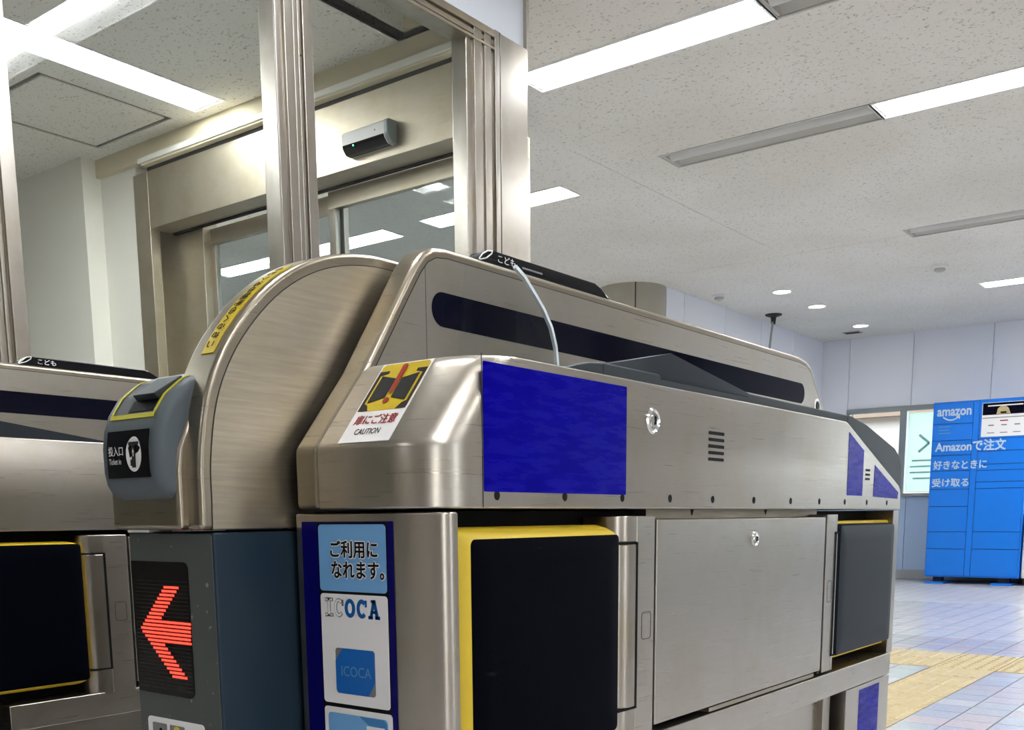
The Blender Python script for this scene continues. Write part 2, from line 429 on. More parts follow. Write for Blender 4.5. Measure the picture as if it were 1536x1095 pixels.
# ------------------------------------------------------------------ room: ceiling with openings for the fittings
CZ = 2.9
FW = 0.24
UNITS = []          # x0, y0, length, axis, lit
for x0, y0, ln, ax, lit in (
    (4.30, 2.00, 1.25, 'y', 1), (4.30, 0.75, 1.25, 'y', 0),
    (5.74, 2.00, 1.25, 'y', 0), (5.74, 0.75, 1.25, 'y', 1),
    (8.32, 1.35, 1.25, 'y', 0), (10.62, 1.35, 1.25, 'y', 1),
    (5.82, 4.02, 1.25, 'y', 1), (5.82, 5.62, 1.065, 'y', 1), (5.82, 6.685, 1.065, 'y', 1), (5.82, 8.24, 1.25, 'y', 1),
    (2.36, 4.58, 1.25, 'x', 1),
    (2.56, 0.62, 1.25, 'y', 1), (2.56, -0.63, 1.25, 'y', 1),
    (0.30, -1.75, 1.25, 'y', 1), (0.95, 4.58, 1.25, 'x', 1), (-0.45, 4.58, 1.25, 'x', 1), (2.56, -3.3, 1.25, 'y', 1), (0.30, -3.2, 1.25, 'y', 1), (0.90, 0.65, 1.25, 'y', 1),  # unseen units, added to brighten the gates, the aisle and the office
    (8.32, -1.2, 1.25, 'y', 1), (10.62, -1.2, 1.25, 'y', 1), (8.32, 0.06, 1.25, 'y', 1), (10.62, 0.06, 1.25, 'y', 1), (10.62, -2.5, 1.25, 'y', 1), (-3.4, 0.4, 1.25, 'y', 1)):  # unseen units, added to brighten the far wall and the gate fronts
    UNITS.append((x0, y0, ln, ax, lit))
HOLES = []
for x0, y0, ln, ax, lit in UNITS:
    HOLES.append((x0, x0 + (ln if ax == 'x' else FW), y0, y0 + (ln if ax == 'y' else FW)))
DOWN = [(9.77, 4.17), (10.67, 4.17), (12.06, 4.19)]
VOID = (-3.0, 3.69, 2.56, 3.40)
SEAMS = [(8.48, 8.487, 2.6, 4.92), (8.48, 8.487, -5, 1.35), (5.4, 8.48, 3.598, 3.602),
         (2.85, 3.59, 5.00, 5.03), (2.85, 3.59, 5.69, 5.72), (2.85, 2.88, 5.03, 5.69), (3.56, 3.59, 5.03, 5.69)]
def sheet_with_holes(rect, holes, z0, z1):
    x0, x1, y0, y1 = rect
    xs = sorted({x0, x1, *[v for h in holes for v in h[:2] if x0 < v < x1]})
    ys = sorted({y0, y1, *[v for h in holes for v in h[2:] if y0 < v < y1]})
    bm = NB(); V = {}
    def vt(i, j, z):
        if (i, j, z) not in V: V[i, j, z] = bm.verts.new((xs[i], ys[j], z))
        return V[i, j, z]
    solid = lambda i, j: 0 <= i < len(xs) - 1 and 0 <= j < len(ys) - 1 and not any(
        h[0] - 1e-6 <= (xs[i] + xs[i + 1]) / 2 <= h[1] + 1e-6 and h[2] - 1e-6 <= (ys[j] + ys[j + 1]) / 2 <= h[3] + 1e-6 for h in holes)
    for i in range(len(xs) - 1):
        for j in range(len(ys) - 1):
            if not solid(i, j): continue
            for z in (z0, z1): bm.faces.new((vt(i, j, z), vt(i + 1, j, z), vt(i + 1, j + 1, z), vt(i, j + 1, z)))
            for (a, b, di, dj) in (((i, j), (i + 1, j), 0, -1), ((i + 1, j), (i + 1, j + 1), 1, 0), ((i + 1, j + 1), (i, j + 1), 0, 1), ((i, j + 1), (i, j), -1, 0)):
                if not solid(i + di, j + dj): bm.faces.new((vt(*a, z0), vt(*b, z0), vt(*b, z1), vt(*a, z1)))
    return bm
hs = HOLES + [VOID] + SEAMS
ceil = struct(obj('ceiling', sheet_with_holes((-6, 12.95, -5, 11), hs, CZ, CZ + 0.03), 'ceiling'))
bm = NB()
for s_ in SEAMS: box(bm, s_[0] - .01, s_[1] + .01, s_[2] - .01, s_[3] + .01, CZ + 0.008, CZ + 0.02)
obj('joint_backing', bm, 'seam_ceiling', ceil)['kind'] = 'stuff'
# raised bay between the glass partition and the office ceiling
bm = NB(); x0, x1, y0, y1 = VOID
box(bm, x0, x1 + .05, y1, y1 + .03, CZ, 3.17); box(bm, x0 - .03, x0, y0, y1, CZ, 3.17)
obj('bay_side', bm, 'ceiling', ceil)
obj('bay_end', bx(x1, x1 + .04, y0, y1, CZ + .001, 3.17), 'beige', ceil)
obj('bay_top', bx(x0 - .05, x1 + .05, y0 - .05, y1 + .05, 3.17, 3.2), 'ceiling', ceil)
obj('roof_deck', bx(-6, 12.95, -5, 11, 3.45, 3.6), 'wall_far', ceil)

GL = 'recessed fluorescent ceiling lights'
def fixture(x0, y0, ln, ax, lit, label):
    root = empty('ceiling_light', (x0, y0, CZ), label, 'ceiling light', GL if label.startswith('recessed') else None)
    def T(a, b, z):            # a across, b along
        return (x0 + a, y0 + b, z) if ax == 'y' else (x0 + b, y0 + a, z)
    e = .004; enamel = 'fixture' if lit else 'fixture_grey'  # units that are off take the greyer enamel
    bm = NB()
    prof = [(e, CZ + .001), (FW * .5 - .058, CZ + .055), (FW * .5 + .058, CZ + .055), (FW - e, CZ + .001), (FW - e, CZ + .075), (e, CZ + .075)]
    loft(bm, [[T(a, e, z) for a, z in prof], [T(a, ln - e, z) for a, z in prof]])
    obj('reflector', bm, enamel, root)
    for b0, b1 in ((e, .02), (ln - .02, ln - e)):
        bm = NB(); loft(bm, [[T(a, b0, z) for a, z in ((e, CZ), (FW - e, CZ), (FW - e, CZ + .074), (e, CZ + .074))], [T(a, b1, z) for a, z in ((e, CZ), (FW - e, CZ), (FW - e, CZ + .074), (e, CZ + .074))]])
        obj('end_plate', bm, enamel, root)
    bm = NB()
    for a0, a1, b0, b1 in ((-.008, .006, -.004, ln + .004), (FW - .006, FW + .008, -.004, ln + .004), (.006, FW - .006, -.004, .008), (.006, FW - .006, ln - .008, ln + .004)):
        loft(bm, [[T(a0, b0, CZ - .005), T(a1, b0, CZ - .005), T(a1, b1, CZ - .005), T(a0, b1, CZ - .005)], [T(a0, b0, CZ - .0003), T(a1, b0, CZ - .0003), T(a1, b1, CZ - .0003), T(a0, b1, CZ - .0003)]])
    obj('trim_frame', bm, enamel, root)
    bm = NB(); c = FW * .5
    pr = [(c + .048 * math.cos(t), CZ + .050 - .052 * math.sin(t)) for t in [PI * k / 8 for k in range(9)]]
    loft(bm, [[T(a, .022, z) for a, z in pr], [T(a, ln - .022, z) for a, z in pr]])
    obj('lamp_tube', bm, 'tube' if lit else 'tube_off', root, smooth=True)
    return root
LBL = {0: 'lit ceiling light starting behind the steel corner post', 1: 'unlit ceiling light at the top edge, joined to the lit one',
       2: 'unlit grey ceiling light in the middle, joined to a lit one', 3: 'lit ceiling light running off the right edge, highest there',
       4: 'unlit ceiling light near the right edge, above the far short lit one', 5: 'short lit ceiling light far back at the right edge',
       6: 'lit ceiling light ending just right of the steel corner post', 7: 'lit ceiling light seen through the door glass right of the middle post',
       8: 'lit ceiling light seen through the door glass left of the middle post', 9: 'farthest lit ceiling light seen through the door glass at left',
       10: 'lit ceiling light inside the office behind the left glass pane'}
far_names = ['above the left aisle, nearer the glass partition', 'above the left aisle, farther from the glass partition', 'added for fill behind the camera, nearest the front wall opening',
             'added for fill, second in the row inside the office, left of the picture', 'added for fill, third in the row inside the office, left of the picture', 'added for fill by the front wall, right of its narrow opening',
             'added for fill behind the camera, against the front wall', 'added for fill straight above the camera', 'added for fill beyond the right edge, behind the unlit light, nearer the front wall',
             'added for fill beyond the right edge, fourth row, middle one', 'added for fill beyond the right edge, third row, joined to the unlit light', 'added for fill beyond the right edge, fourth row, joined to the short lit light', 'added for fill beyond the right edge, fourth row, nearest the front wall', 'added for fill behind the camera, nearest the rear wall']
for k, u in enumerate(UNITS): fixture(*u, LBL.get(k) or 'recessed lit ceiling light ' + far_names[(k - 11) % len(far_names)])

for k, (x, y) in enumerate(DOWN):
    lab = ['round ceiling downlight, leftmost of the three in a row', 'round ceiling downlight, middle of the three in a row', 'round ceiling downlight nearest the far wall'][k]
    r = empty('downlight', (x, y, CZ), lab, 'downlight', 'round downlights in a row')
    obj('trim_ring', lathe(NB(), (x, y, CZ), (0, 0, -1), [(.098, 0), (.098, .006), (.084, .010), (.078, .002)]), 'fixture', r, smooth=True)
    obj('diffuser', lathe(NB(), (x, y, CZ), (0, 0, -1), [(.078, 0), (.078, .004), (.04, .009), (.005, .010)]), 'downlight', r, smooth=True)
def detector(x, y, label):
    r = empty('smoke_detector', (x, y, CZ), label, 'smoke detector')
    obj('base', lathe(NB(), (x, y, CZ), (0, 0, -1), [(.07, 0), (.07, .015), (.055, .02)]), 'fixture', r, smooth=True)
    obj('sensor_dome', lathe(NB(), (x, y, CZ), (0, 0, -1), [(.045, .018), (.045, .04), (.02, .05)]), 'fixture_grey', r, smooth=True)
detector(9.69, 2.70, 'small white smoke detector on the ceiling at right')
detector(9.55, 4.72, 'small smoke detector beside the panelled wall, left of the hanging rod')
r = empty('air_vent', (12.45, 4.42, CZ), 'small dark slotted air vent in the ceiling corner', 'vent')
obj('frame', bx(12.38, 12.52, 4.32, 4.52, CZ - .006, CZ), 'skirting', r)
bm = NB()
for k in range(4): box(bm, 12.395 + k * .03, 12.41 + k * .03, 4.335, 4.505, CZ - .008, CZ - .005)
obj('slats', bm, 'seam', r)
r = empty('hanging_rod', (10.81, 4.70, CZ), 'thin dark rod hanging from the ceiling in front of the panelled wall', 'rod')
obj('flange', lathe(NB(), (10.81, 4.70, CZ), (0, 0, -1), [(.09, 0), (.085, .012), (.03, .03), (.022, .10)]), 'rubber', r, smooth=True)
obj('rod', cyl(NB(), (10.81, 4.70, CZ - .02), (10.66, 4.70, 2.2), .012), 'frame_alu', r, smooth=True)

# ------------------------------------------------------------------ room: walls
def panel_wall_x(name, x, t, spans, z0, z1, m, parent):
    for a, b in spans: obj(name, bx(x, x + t, a + .003, b - .003, z0, z1), m, parent)
wr = struct(obj('wall_right', bx(12.93, 13.05, -5, 11, -.2, .05), 'wall_far'))
obj('upper_backing', bx(12.93, 13.05, -5, 11, 2.06, 3.5), 'seam', wr)
obj('lower_backing', bx(12.93, 13.05, -5, 11, .05, .98), 'seam', wr)
obj('solid_end', bx(12.93, 13.05, 4.58, 11, .98, 2.06), 'seam', wr)
ed = [11, 8, 4.6, 3.84, 2.96, 2.08, 1.2, .32, -.56, -1.5, -5]
panel_wall_x('upper_panel', 12.90, .032, [(b, a) for a, b in zip(ed, ed[1:])], 2.06, CZ, 'wall_panel', wr)
panel_wall_x('lower_panel', 12.90, .032, [(b, a) for a, b in zip(ed, ed[1:])], .11, .99, 'wall_low', wr)
panel_wall_x('end_panel', 12.90, .032, [(4.60, 4.96)], .99, 2.06, 'wall_panel', wr)
struct(obj('baseboard_right', bx(12.87, 12.93, -5, 4.94, 0, .11), 'skirting', bevel=.006))
wi = struct(obj('window_1', bx(12.86, 12.95, -1.6, 4.60, 2.0, 2.055), 'frame_alu', bevel=.004))
obj('sill', bx(12.84, 12.95, -1.6, 4.60, .985, 1.025), 'frame_alu', wi, bevel=.004)
for a, b in ((4.56, 4.60), (3.87, 3.95), (2.30, 2.38), (.7, .78), (-1.0, -.92)):
    obj('mullion', bx(12.87, 12.95, a, b, 1.025, 2.0), 'frame_alu', wi, bevel=.004)
for a, b in ((3.95, 4.56), (2.38, 3.87), (.78, 2.30), (-.92, .7)):
    obj('glass_pane', bx(12.905, 12.911, a, b, 1.025, 2.0), 'glass', wi)
# pale poster sheet taped inside the second pane
po = empty('window_poster', (12.89, 3.62, 1.05), 'pale translucent poster on the window beside the blue parcel locker', 'poster')
fr = Fr((12.894, 3.85, 1.05), (0, -1, 0), UP)
obj('sheet', plate(NB(), fr, rrect(0, .46, 0, .92, .01), .002), 'frosted', po)
bm = NB(); stroke(bm, fr, [(.13, .66), (.25, .56), (.13, .46)], .03, .001, .0022)
for k, (a, b) in enumerate(((.06, .30), (.04, .34), (.04, .34), (.08, .30))): stroke(bm, fr, [(a, .36 - k * .07), (b, .36 - k * .07)], .02, .001, .0022)
obj('printed_arrow', bm, 'pale_green', po)

wl_ = struct(obj('wall_left', bx(8.9, 12.93, 4.975, 5.1, -.2, CZ), 'seam'))
ex = [8.9, 9.25, 10.15, 11.05, 11.95, 12.9]
for a, b in zip(ex, ex[1:]): obj('wall_panel', bx(a + .003, b - .003, 4.94, 4.976, .11, CZ), 'wall_panel', wl_)
struct(obj('baseboard_left', bx(8.9, 12.9, 4.92, 4.945, 0, .11), 'skirting'))
struct(obj('wall_return', bx(8.9, 9.0, 5.1, 11, -.2, CZ), 'wall_panel'))
struct(obj('wall_far', bx(-6, 12.95, 11, 11.1, -.2, 3.5), 'wall_far'))
obj('solid_bay', bx(12.90, 13.05, -3.2, -1.6, .98, 2.06), 'wall_panel', wr); obj('solid_bay', bx(12.90, 13.05, -5, -4.4, .98, 2.06), 'wall_panel', wr)  # unseen wall pieces added to narrow the daylight mirrored in the steel
struct(obj('wall_behind', bx(-6.1, -6, -5, 11, -.2, 3.5), 'wall_dim'))
sw = struct(obj('wall_front', bx(-6, 12.95, -5.1, -5, 2.55, 3.5), 'wall_far'))
for a, b in ((-6, -2.4), (-1.5, 2.7), (3.3, 12.95)): obj('wall_section', bx(a, b, -5.1, -5, -.2, 2.55), 'wall_far', sw)
for x in (6.9, 8.3, 10.6, 12.45): obj('added_pilaster', bx(x, x + .42, -5, -4.75, 0, CZ), 'column', sw, bevel=.01)  # unseen, added so the gate steel mirrors upright dark bands
c = empty('round_column', (8.78, 5.24, 0), 'round grey column beneath the ceiling at the end of the panelled wall', 'column')
bm = NB(); loft(bm, [[(8.78 + .32 * math.cos(math.radians(a)), 5.24 + .32 * math.sin(math.radians(a)), z) for a in range(0, 360, 10)] for z in (0, CZ)])
obj('shaft', bm, 'column', c, smooth=True)
bm = NB(); a = math.radians(216); cx, cy = 8.78 + .32 * math.cos(a), 5.24 + .32 * math.sin(a)
cyl(bm, (cx, cy, 0), (cx, cy, CZ), .006, n=8); obj('casing_joint', bm, 'seam', c)

# ------------------------------------------------------------------ outside the window
b = empty('neighbouring_building', (17.5, 6.0, 0), 'pale building with brown trim seen through the window beside the gate', 'building')
obj('wall', bx(17.5, 19, 3.0, 9.5, 0, 2.35), 'outside', b)
obj('roof', bx(17.3, 19.2, 2.9, 9.6, 2.35, 2.45), 'outside_trim', b)
for k in range(5):
    w_ = obj('window', bx(17.44, 17.52, 4.0 + k * .75, 4.45 + k * .75, 1.2, 1.9), 'outside_trim', b)
    obj('pane', bx(17.42, 17.45, 4.04 + k * .75, 4.41 + k * .75, 1.25, 1.85), 'glass_grey', w_)
obj('ledge', bx(17.4, 17.5, 3.0, 9.5, 1.02, 1.08), 'outside_trim', b)

# ------------------------------------------------------------------ parcel locker by the far wall
LX = 12.20
lk = empty('parcel_locker', (12.5, 2.9, 0), 'bright blue parcel locker with white lettering against the far wall', 'locker')
obj('body', bx(LX + .012, 12.84, 2.40, 3.385, .075, 2.0), 'locker', lk, bevel=.006)
fl = Fr((LX + .012, 3.385, 0), FRONT, UP)
def ldoor(x0, x1, z0, z1, name='door', m='locker'):
    return obj(name, plate(NB(), fl, rrect(x0 + .003, x1 - .003, z0 + .004, z1 - .004, .004, 2), .012), m, lk)
obj('joint_backing', plate(NB(), fl, rrect(.01, .975, .09, 1.985, .01), .002), 'locker_dark', lk)
for z0, z1 in ((.09, .39), (.39, .58), (.58, .86), (.86, 1.05), (1.05, 1.25), (1.25, 1.42), (1.42, 1.58), (1.58, 1.76), (1.76, 1.985)):
    ldoor(.01, .425, z0, z1)
for z0, z1 in ((.09, .39), (.39, .58), (.58, 1.05), (1.05, 1.12), (1.12, 1.245), (1.245, 1.31), (1.31, 1.45), (1.45, 1.58)):
    ldoor(.49, .975, z0, z1)
ldoor(.425, .49, .09, 1.985, 'centre_strip'); ldoor(.49, .975, 1.58, 1.985, 'display_panel')
for x0, x1 in ((.02, .22), (.72, .93)):
    obj('foot', bx(LX - .05, 12.6, 3.385 - x1, 3.385 - x0, 0, .02), 'locker', lk)
    obj('foot_post', bx(LX + .1, LX + .18, 3.385 - x1 + .05, 3.385 - x0 - .05, .02, .08), 'rubber', lk)
d_ = .0125
text('lettering', 'amazon', fl, .045, 1.845, .36, .075, 'locker_text', lk, .03, d_)
bm = NB(); stroke(bm, fl, [(.11 + .17 * t / 8, 1.835 - .035 * math.sin(PI * t / 8)) for t in range(9)], .014, .0006, d_)
stroke(bm, fl, [(.25, 1.835), (.285, 1.842), (.28, 1.81)], .012, .0006, d_); obj('smile_mark', bm, 'locker_text', lk)
text('lettering', 'Amazonで注文', fl, .045, 1.455, .73, .125, 'locker_text', lk, .03, d_)
text('lettering', '好きなときに', fl, .035, 1.265, .56, .10, 'locker_text', lk, .028, d_)
text('lettering', '受け取る', fl, .03, 1.075, .39, .095, 'locker_text', lk, .028, d_)
bm = NB()
for k in range(3): stroke(bm, fl, [(.07, 1.73 - k * .035), (.20 - .02 * (k % 2), 1.73 - k * .035)], .010, .0006, d_)
obj('small_print', bm, 'pale_blue', lk)
dp = obj('display', plate(NB(), fl, rrect(.515, .965, 1.60, 1.96, .008), .003, d_), 'white', lk)
obj('dark_banner', plate(NB(), fl, rrect(.52, .96, 1.83, 1.955, .004), .001, d_ + .003), 'gloss_navy', dp)
obj('picture', plate(NB(), fl, [(.66, 1.835), (.80, 1.835), (.78, 1.89), (.75, 1.92), (.70, 1.92), (.67, 1.89)], .001, d_ + .004), 'tactile', dp)
obj('picture_slot', plate(NB(), fl, rrect(.70, .76, 1.84, 1.86, .002), .0006, d_ + .005), 'ink', dp)
obj('picture_edge', plate(NB(), fl, rrect(.93, .96, 1.84, 1.90, .002), .0006, d_ + .005), 'grey_print', dp)
obj('divider', plate(NB(), fl, rrect(.52, .96, 1.795, 1.803, .001), .0008, d_ + .003), 'grey_print', dp)
bm = NB(); stroke(bm, fl, [(.70, 1.765), (.78, 1.765)], .012, .0008, d_ + .003); obj('red_heading', bm, 'red', dp)
bm = NB()
for k in range(3):
    stroke(bm, fl, [(.585 + k * .13, 1.72), (.64 + k * .13, 1.72)], .012, .0008, d_ + .003)
    stroke(bm, fl, [(.575 + k * .13, 1.64), (.65 + k * .13, 1.64)], .008, .0008, d_ + .003)
obj('icons', bm, 'grey_print', dp)
bm = NB(); stroke(bm, fl, [(.57, 1.925), (.92, 1.925)], .012, .0008, d_ + .004); obj('banner_line', bm, 'white', dp)
w_ = empty('white_cabinet', (12.5, 2.1, 0), 'low white cabinet at the right edge beside the blue locker', 'cabinet')
obj('body', bx(12.25, 12.82, 1.75, 2.385, .08, .78), 'white', w_, bevel=.006)
obj('door', bx(12.236, 12.25, 1.76, 2.375, .10, .76), 'white', w_, bevel=.003)
obj('base', bx(12.29, 12.8, 1.78, 2.37, 0, .08), 'rubber', w_)

# ------------------------------------------------------------------ glass partition beside the far gate
PY = 2.645
gp = empty('glass_partition', (1.9, PY, 0), 'steel framed glass partition screening the office behind the gates', 'partition')
def post(x0, x1, z1, ribs):
    po = obj('post', bx(x0, x1, PY - .035, PY + .035, 0, z1), 'steel_v', gp, bevel=.003)
    for a, b, d in ribs: obj('rib', bx(a, b, PY - .035 - d, PY - .034, 0, z1), 'steel_v', po, bevel=.002)
    for a, b, d in ribs: pass
    return po
# each post: flat, groove, flat (grooves between proud ribs)
post(1.285, 1.405, CZ, [(1.286, 1.325, .012), (1.329, 1.345, .008), (1.35, 1.362, .005), (1.366, 1.404, .012)])
post(2.254, 2.40, CZ, [(2.255, 2.278, .004), (2.284, 2.318, .014), (2.322, 2.340, .010), (2.344, 2.356, .006), (2.360, 2.398, .012)])
post(3.165, 3.35, 2.60, [(3.166, 3.19, .002), (3.20, 3.245, .012), (3.262, 3.30, .012), (3.318, 3.345, .018)])
post(3.352, 3.53, 2.598, [(3.354, 3.528, .016)])
obj('pane_seal', bx(3.345, 3.356, PY - .05, PY + .02, 0, 2.6), 'seam', gp)
for a, b, z1 in ((-2.0, 1.285, CZ), (1.405, 2.254, CZ), (2.40, 3.165, 2.53)):
    obj('glass_pane', bx(a, b, PY - .004, PY + .004, .12, z1), 'glass', gp)
    obj('bottom_rail', bx(a, b, PY - .03, PY + .03, 0, .12), 'steel', gp, bevel=.003)
tr = obj('top_rail', bx(2.40, 3.33, PY - .035, PY + .035, 2.53, 2.60), 'steel_warm', gp, bevel=.003)
for z0, z1, d in ((2.530, 2.541, .014), (2.547, 2.566, .008), (2.572, 2.598, .016)):
    obj('rib', bx(2.40, 3.33, PY - .035 - d, PY - .034, z0, z1), 'steel_warm', tr, bevel=.002)
obj('transom_panel', bx(2.40, 3.53, PY - .03, PY + .03, 2.602, CZ + .45), 'transom', gp, bevel=.002)
obj('edge_strip', bx(3.53, 3.545, PY - .045, PY + .03, 2.602, CZ), 'column', gp)
bm = NB()
for x, z in ((1.3375, 1.52), (1.3375, 1.98), (2.35, 2.20), (2.331, 1.75)): lathe(bm, (x, PY - .043, z), (0, -1, 0), [(.003, 0), (.003, .001), (.001, .0012)], n=8)
obj('screw', bm, 'seam', gp)

# ------------------------------------------------------------------ office corner wall and sliding door
wo = struct(obj('wall_inner', bx(3.60, 8.9, 5.92, 6.02, -.2, CZ), 'wall_cream'))
bpy.data.objects.remove(wo)
wo = struct(obj('wall_inner', bx(3.60, 4.10, 5.92, 11, -.2, CZ), 'wall_cream'))
obj('jamb_block', bx(3.72, 4.10, 5.56, 5.92, 0, CZ), 'wall_cream', wo)
bmv = struct(obj('trim_2', bx(3.69, 3.80, 2.84, 5.92, 2.80, CZ + .02), 'beige'))
obj('cover_rail', bx(3.665, 3.72, 2.84, 5.42, 2.765, 2.815), 'beige', bmv, bevel=.004)
obj('cover_bead', bx(3.655, 3.67, 2.84, 5.44, 2.775, 2.805), 'wall_cream', bmv, bevel=.004)
dr = struct(obj('door_1', bx(3.70, 3.86, 2.84, 5.42, 2.435, 2.745), 'steel_pale', bevel=.003))
obj('header_joint', bx(3.703, 3.86, 2.84, 5.42, 2.745, 2.766), 'seam', dr)
obj('track_slot', bx(3.835, 3.855, 2.84, 5.40, 2.425, 2.436), 'black', dr)
obj('side_jamb', bx(3.86, 3.96, 5.15, 5.56, 0, 2.745), 'steel_pale', dr, bevel=.003)
obj('jamb_post', bx(3.70, 3.76, 5.42, 5.56, 0, 2.745), 'steel_pale', dr, bevel=.003)
for (a, b, x) in ((2.86, 4.12, 3.87), (4.05, 5.16, 3.91)):
    lf = obj('sliding_leaf', bx(x, x + .035, a, b, 2.345, 2.43), 'steel_pale', dr, bevel=.002)
    obj('glass_pane', bx(x + .014, x + .020, a + .05, b - .05, .1, 2.345), 'glass_grey', lf)
    obj('stile', bx(x, x + .035, a, a + .05, 0.02, 2.345), 'steel_v', lf, bevel=.002)
    obj('stile', bx(x, x + .035, b - .05, b, 0.02, 2.345), 'steel_v', lf, bevel=.002)
    obj('bottom_rail', bx(x, x + .035, a + .05, b - .05, .02, .1), 'steel_warm', lf, bevel=.002)
sn = empty('door_sensor', (3.67, 3.63, 2.54), 'silver motion sensor with green light on the sliding door header', 'sensor')
bm = NB(); prism_xz(bm, [(3.70, 2.475), (3.66, 2.478), (3.640, 2.50), (3.635, 2.515), (3.635, 2.565), (3.645, 2.575), (3.70, 2.575)], 3.475, 3.765)
obj('housing', bm, 'alu', sn, bevel=.006, seg=3)
obj('end_cap', prism_xz(NB(), [(3.70, 2.474), (3.66, 2.476), (3.638, 2.50), (3.632, 2.515), (3.632, 2.567), (3.643, 2.577), (3.70, 2.577)], 3.462, 3.488), 'frame_alu', sn, bevel=.006, seg=3)
obj('sensor_window', prism_xz(NB(), [(3.69, 2.474), (3.658, 2.476), (3.6385, 2.499), (3.6345, 2.514), (3.65, 2.514), (3.69, 2.49)], 3.49, 3.76), 'gloss_black', sn, bevel=.001)
obj('status_light', lathe(NB(), (3.6385, 3.69, 2.505), (-1, 0, -.4), [(.004, 0), (.004, .002), (.001, .003)], n=10), 'green_led', sn)
obj('pinhole', lathe(NB(), (3.6352, 3.545, 2.54), (-1, 0, 0), [(.004, 0), (.003, .0006)], n=10), 'ink_grey', sn)

# ------------------------------------------------------------------ ticket gates
GB = Vector((1.66, .96, 0))
def lock(name, parent, x, y, z, r):
    o = obj(name, lathe(NB(), (x, y, z), (0, -1, 0), [(r, 0), (r, .0015), (r * .86, .004), (r * .72, .0015), (r * .6, .002), (r * .55, .005), (r * .1, .0055)], n=24), 'chrome', parent, smooth=True)
    fr_ = Fr((x, y, z), SIDE, UP)
    obj('keyhole', plate(NB(), fr_, [(-.1 * r, -.32 * r), (.1 * r, -.28 * r), (.16 * r, .3 * r), (-.06 * r, .34 * r)], .0008, .0054), 'ink', o)
    return o

def pad(root, x0, x1, z0, z1, yf, front, name, in_l, in_r, in_t, in_b, rr, edge='yellow'):
    p_ = obj(name, NB(), front, root) if False else None
    bm = NB()
    o_ = rrect(x0, x1, z0, z1, rr, 5); i_ = rrect(x0 + in_l, x1 - in_r, z0 + in_b, z1 - in_t, max(rr * .35, .004), 5)
    mid = [(a * .45 + c_ * .55, b * .45 + d * .55) for (a, b), (c_, d) in zip(o_, i_)]
    ring = lambda pts, y: [(a, y, b) for a, b in pts]
    mid = [(a + (c_ - a) * .28, b + (d - b) * .28) for (a, b), (c_, d) in zip(o_, i_)]
    mid2 = [(a + (c_ - a) * .7, b + (d - b) * .7) for (a, b), (c_, d) in zip(o_, i_)]
    loft(bm, [ring(o_, yf + .05), ring(o_, yf + .026), ring(mid, yf + .014), ring(mid2, yf + .005), ring(i_, yf + .0005)])
    rim = obj(name, bm, edge, root, smooth=True)
    bm = NB(); 
    ins = lambda q: rrect(x0 + in_l + q, x1 - in_r - q, z0 + in_b + q, z1 - in_t - q, max(rr * .35, .004) + q * .3, 5)
    j_ = ins(.004); k_ = ins(.03)
    loft(bm, [ring(i_, yf + .006), ring(i_, yf + .0002), ring(j_, yf - .0012), ring(k_, yf - .003)])
    obj('face', bm, front, rim, smooth=True)
    return rim

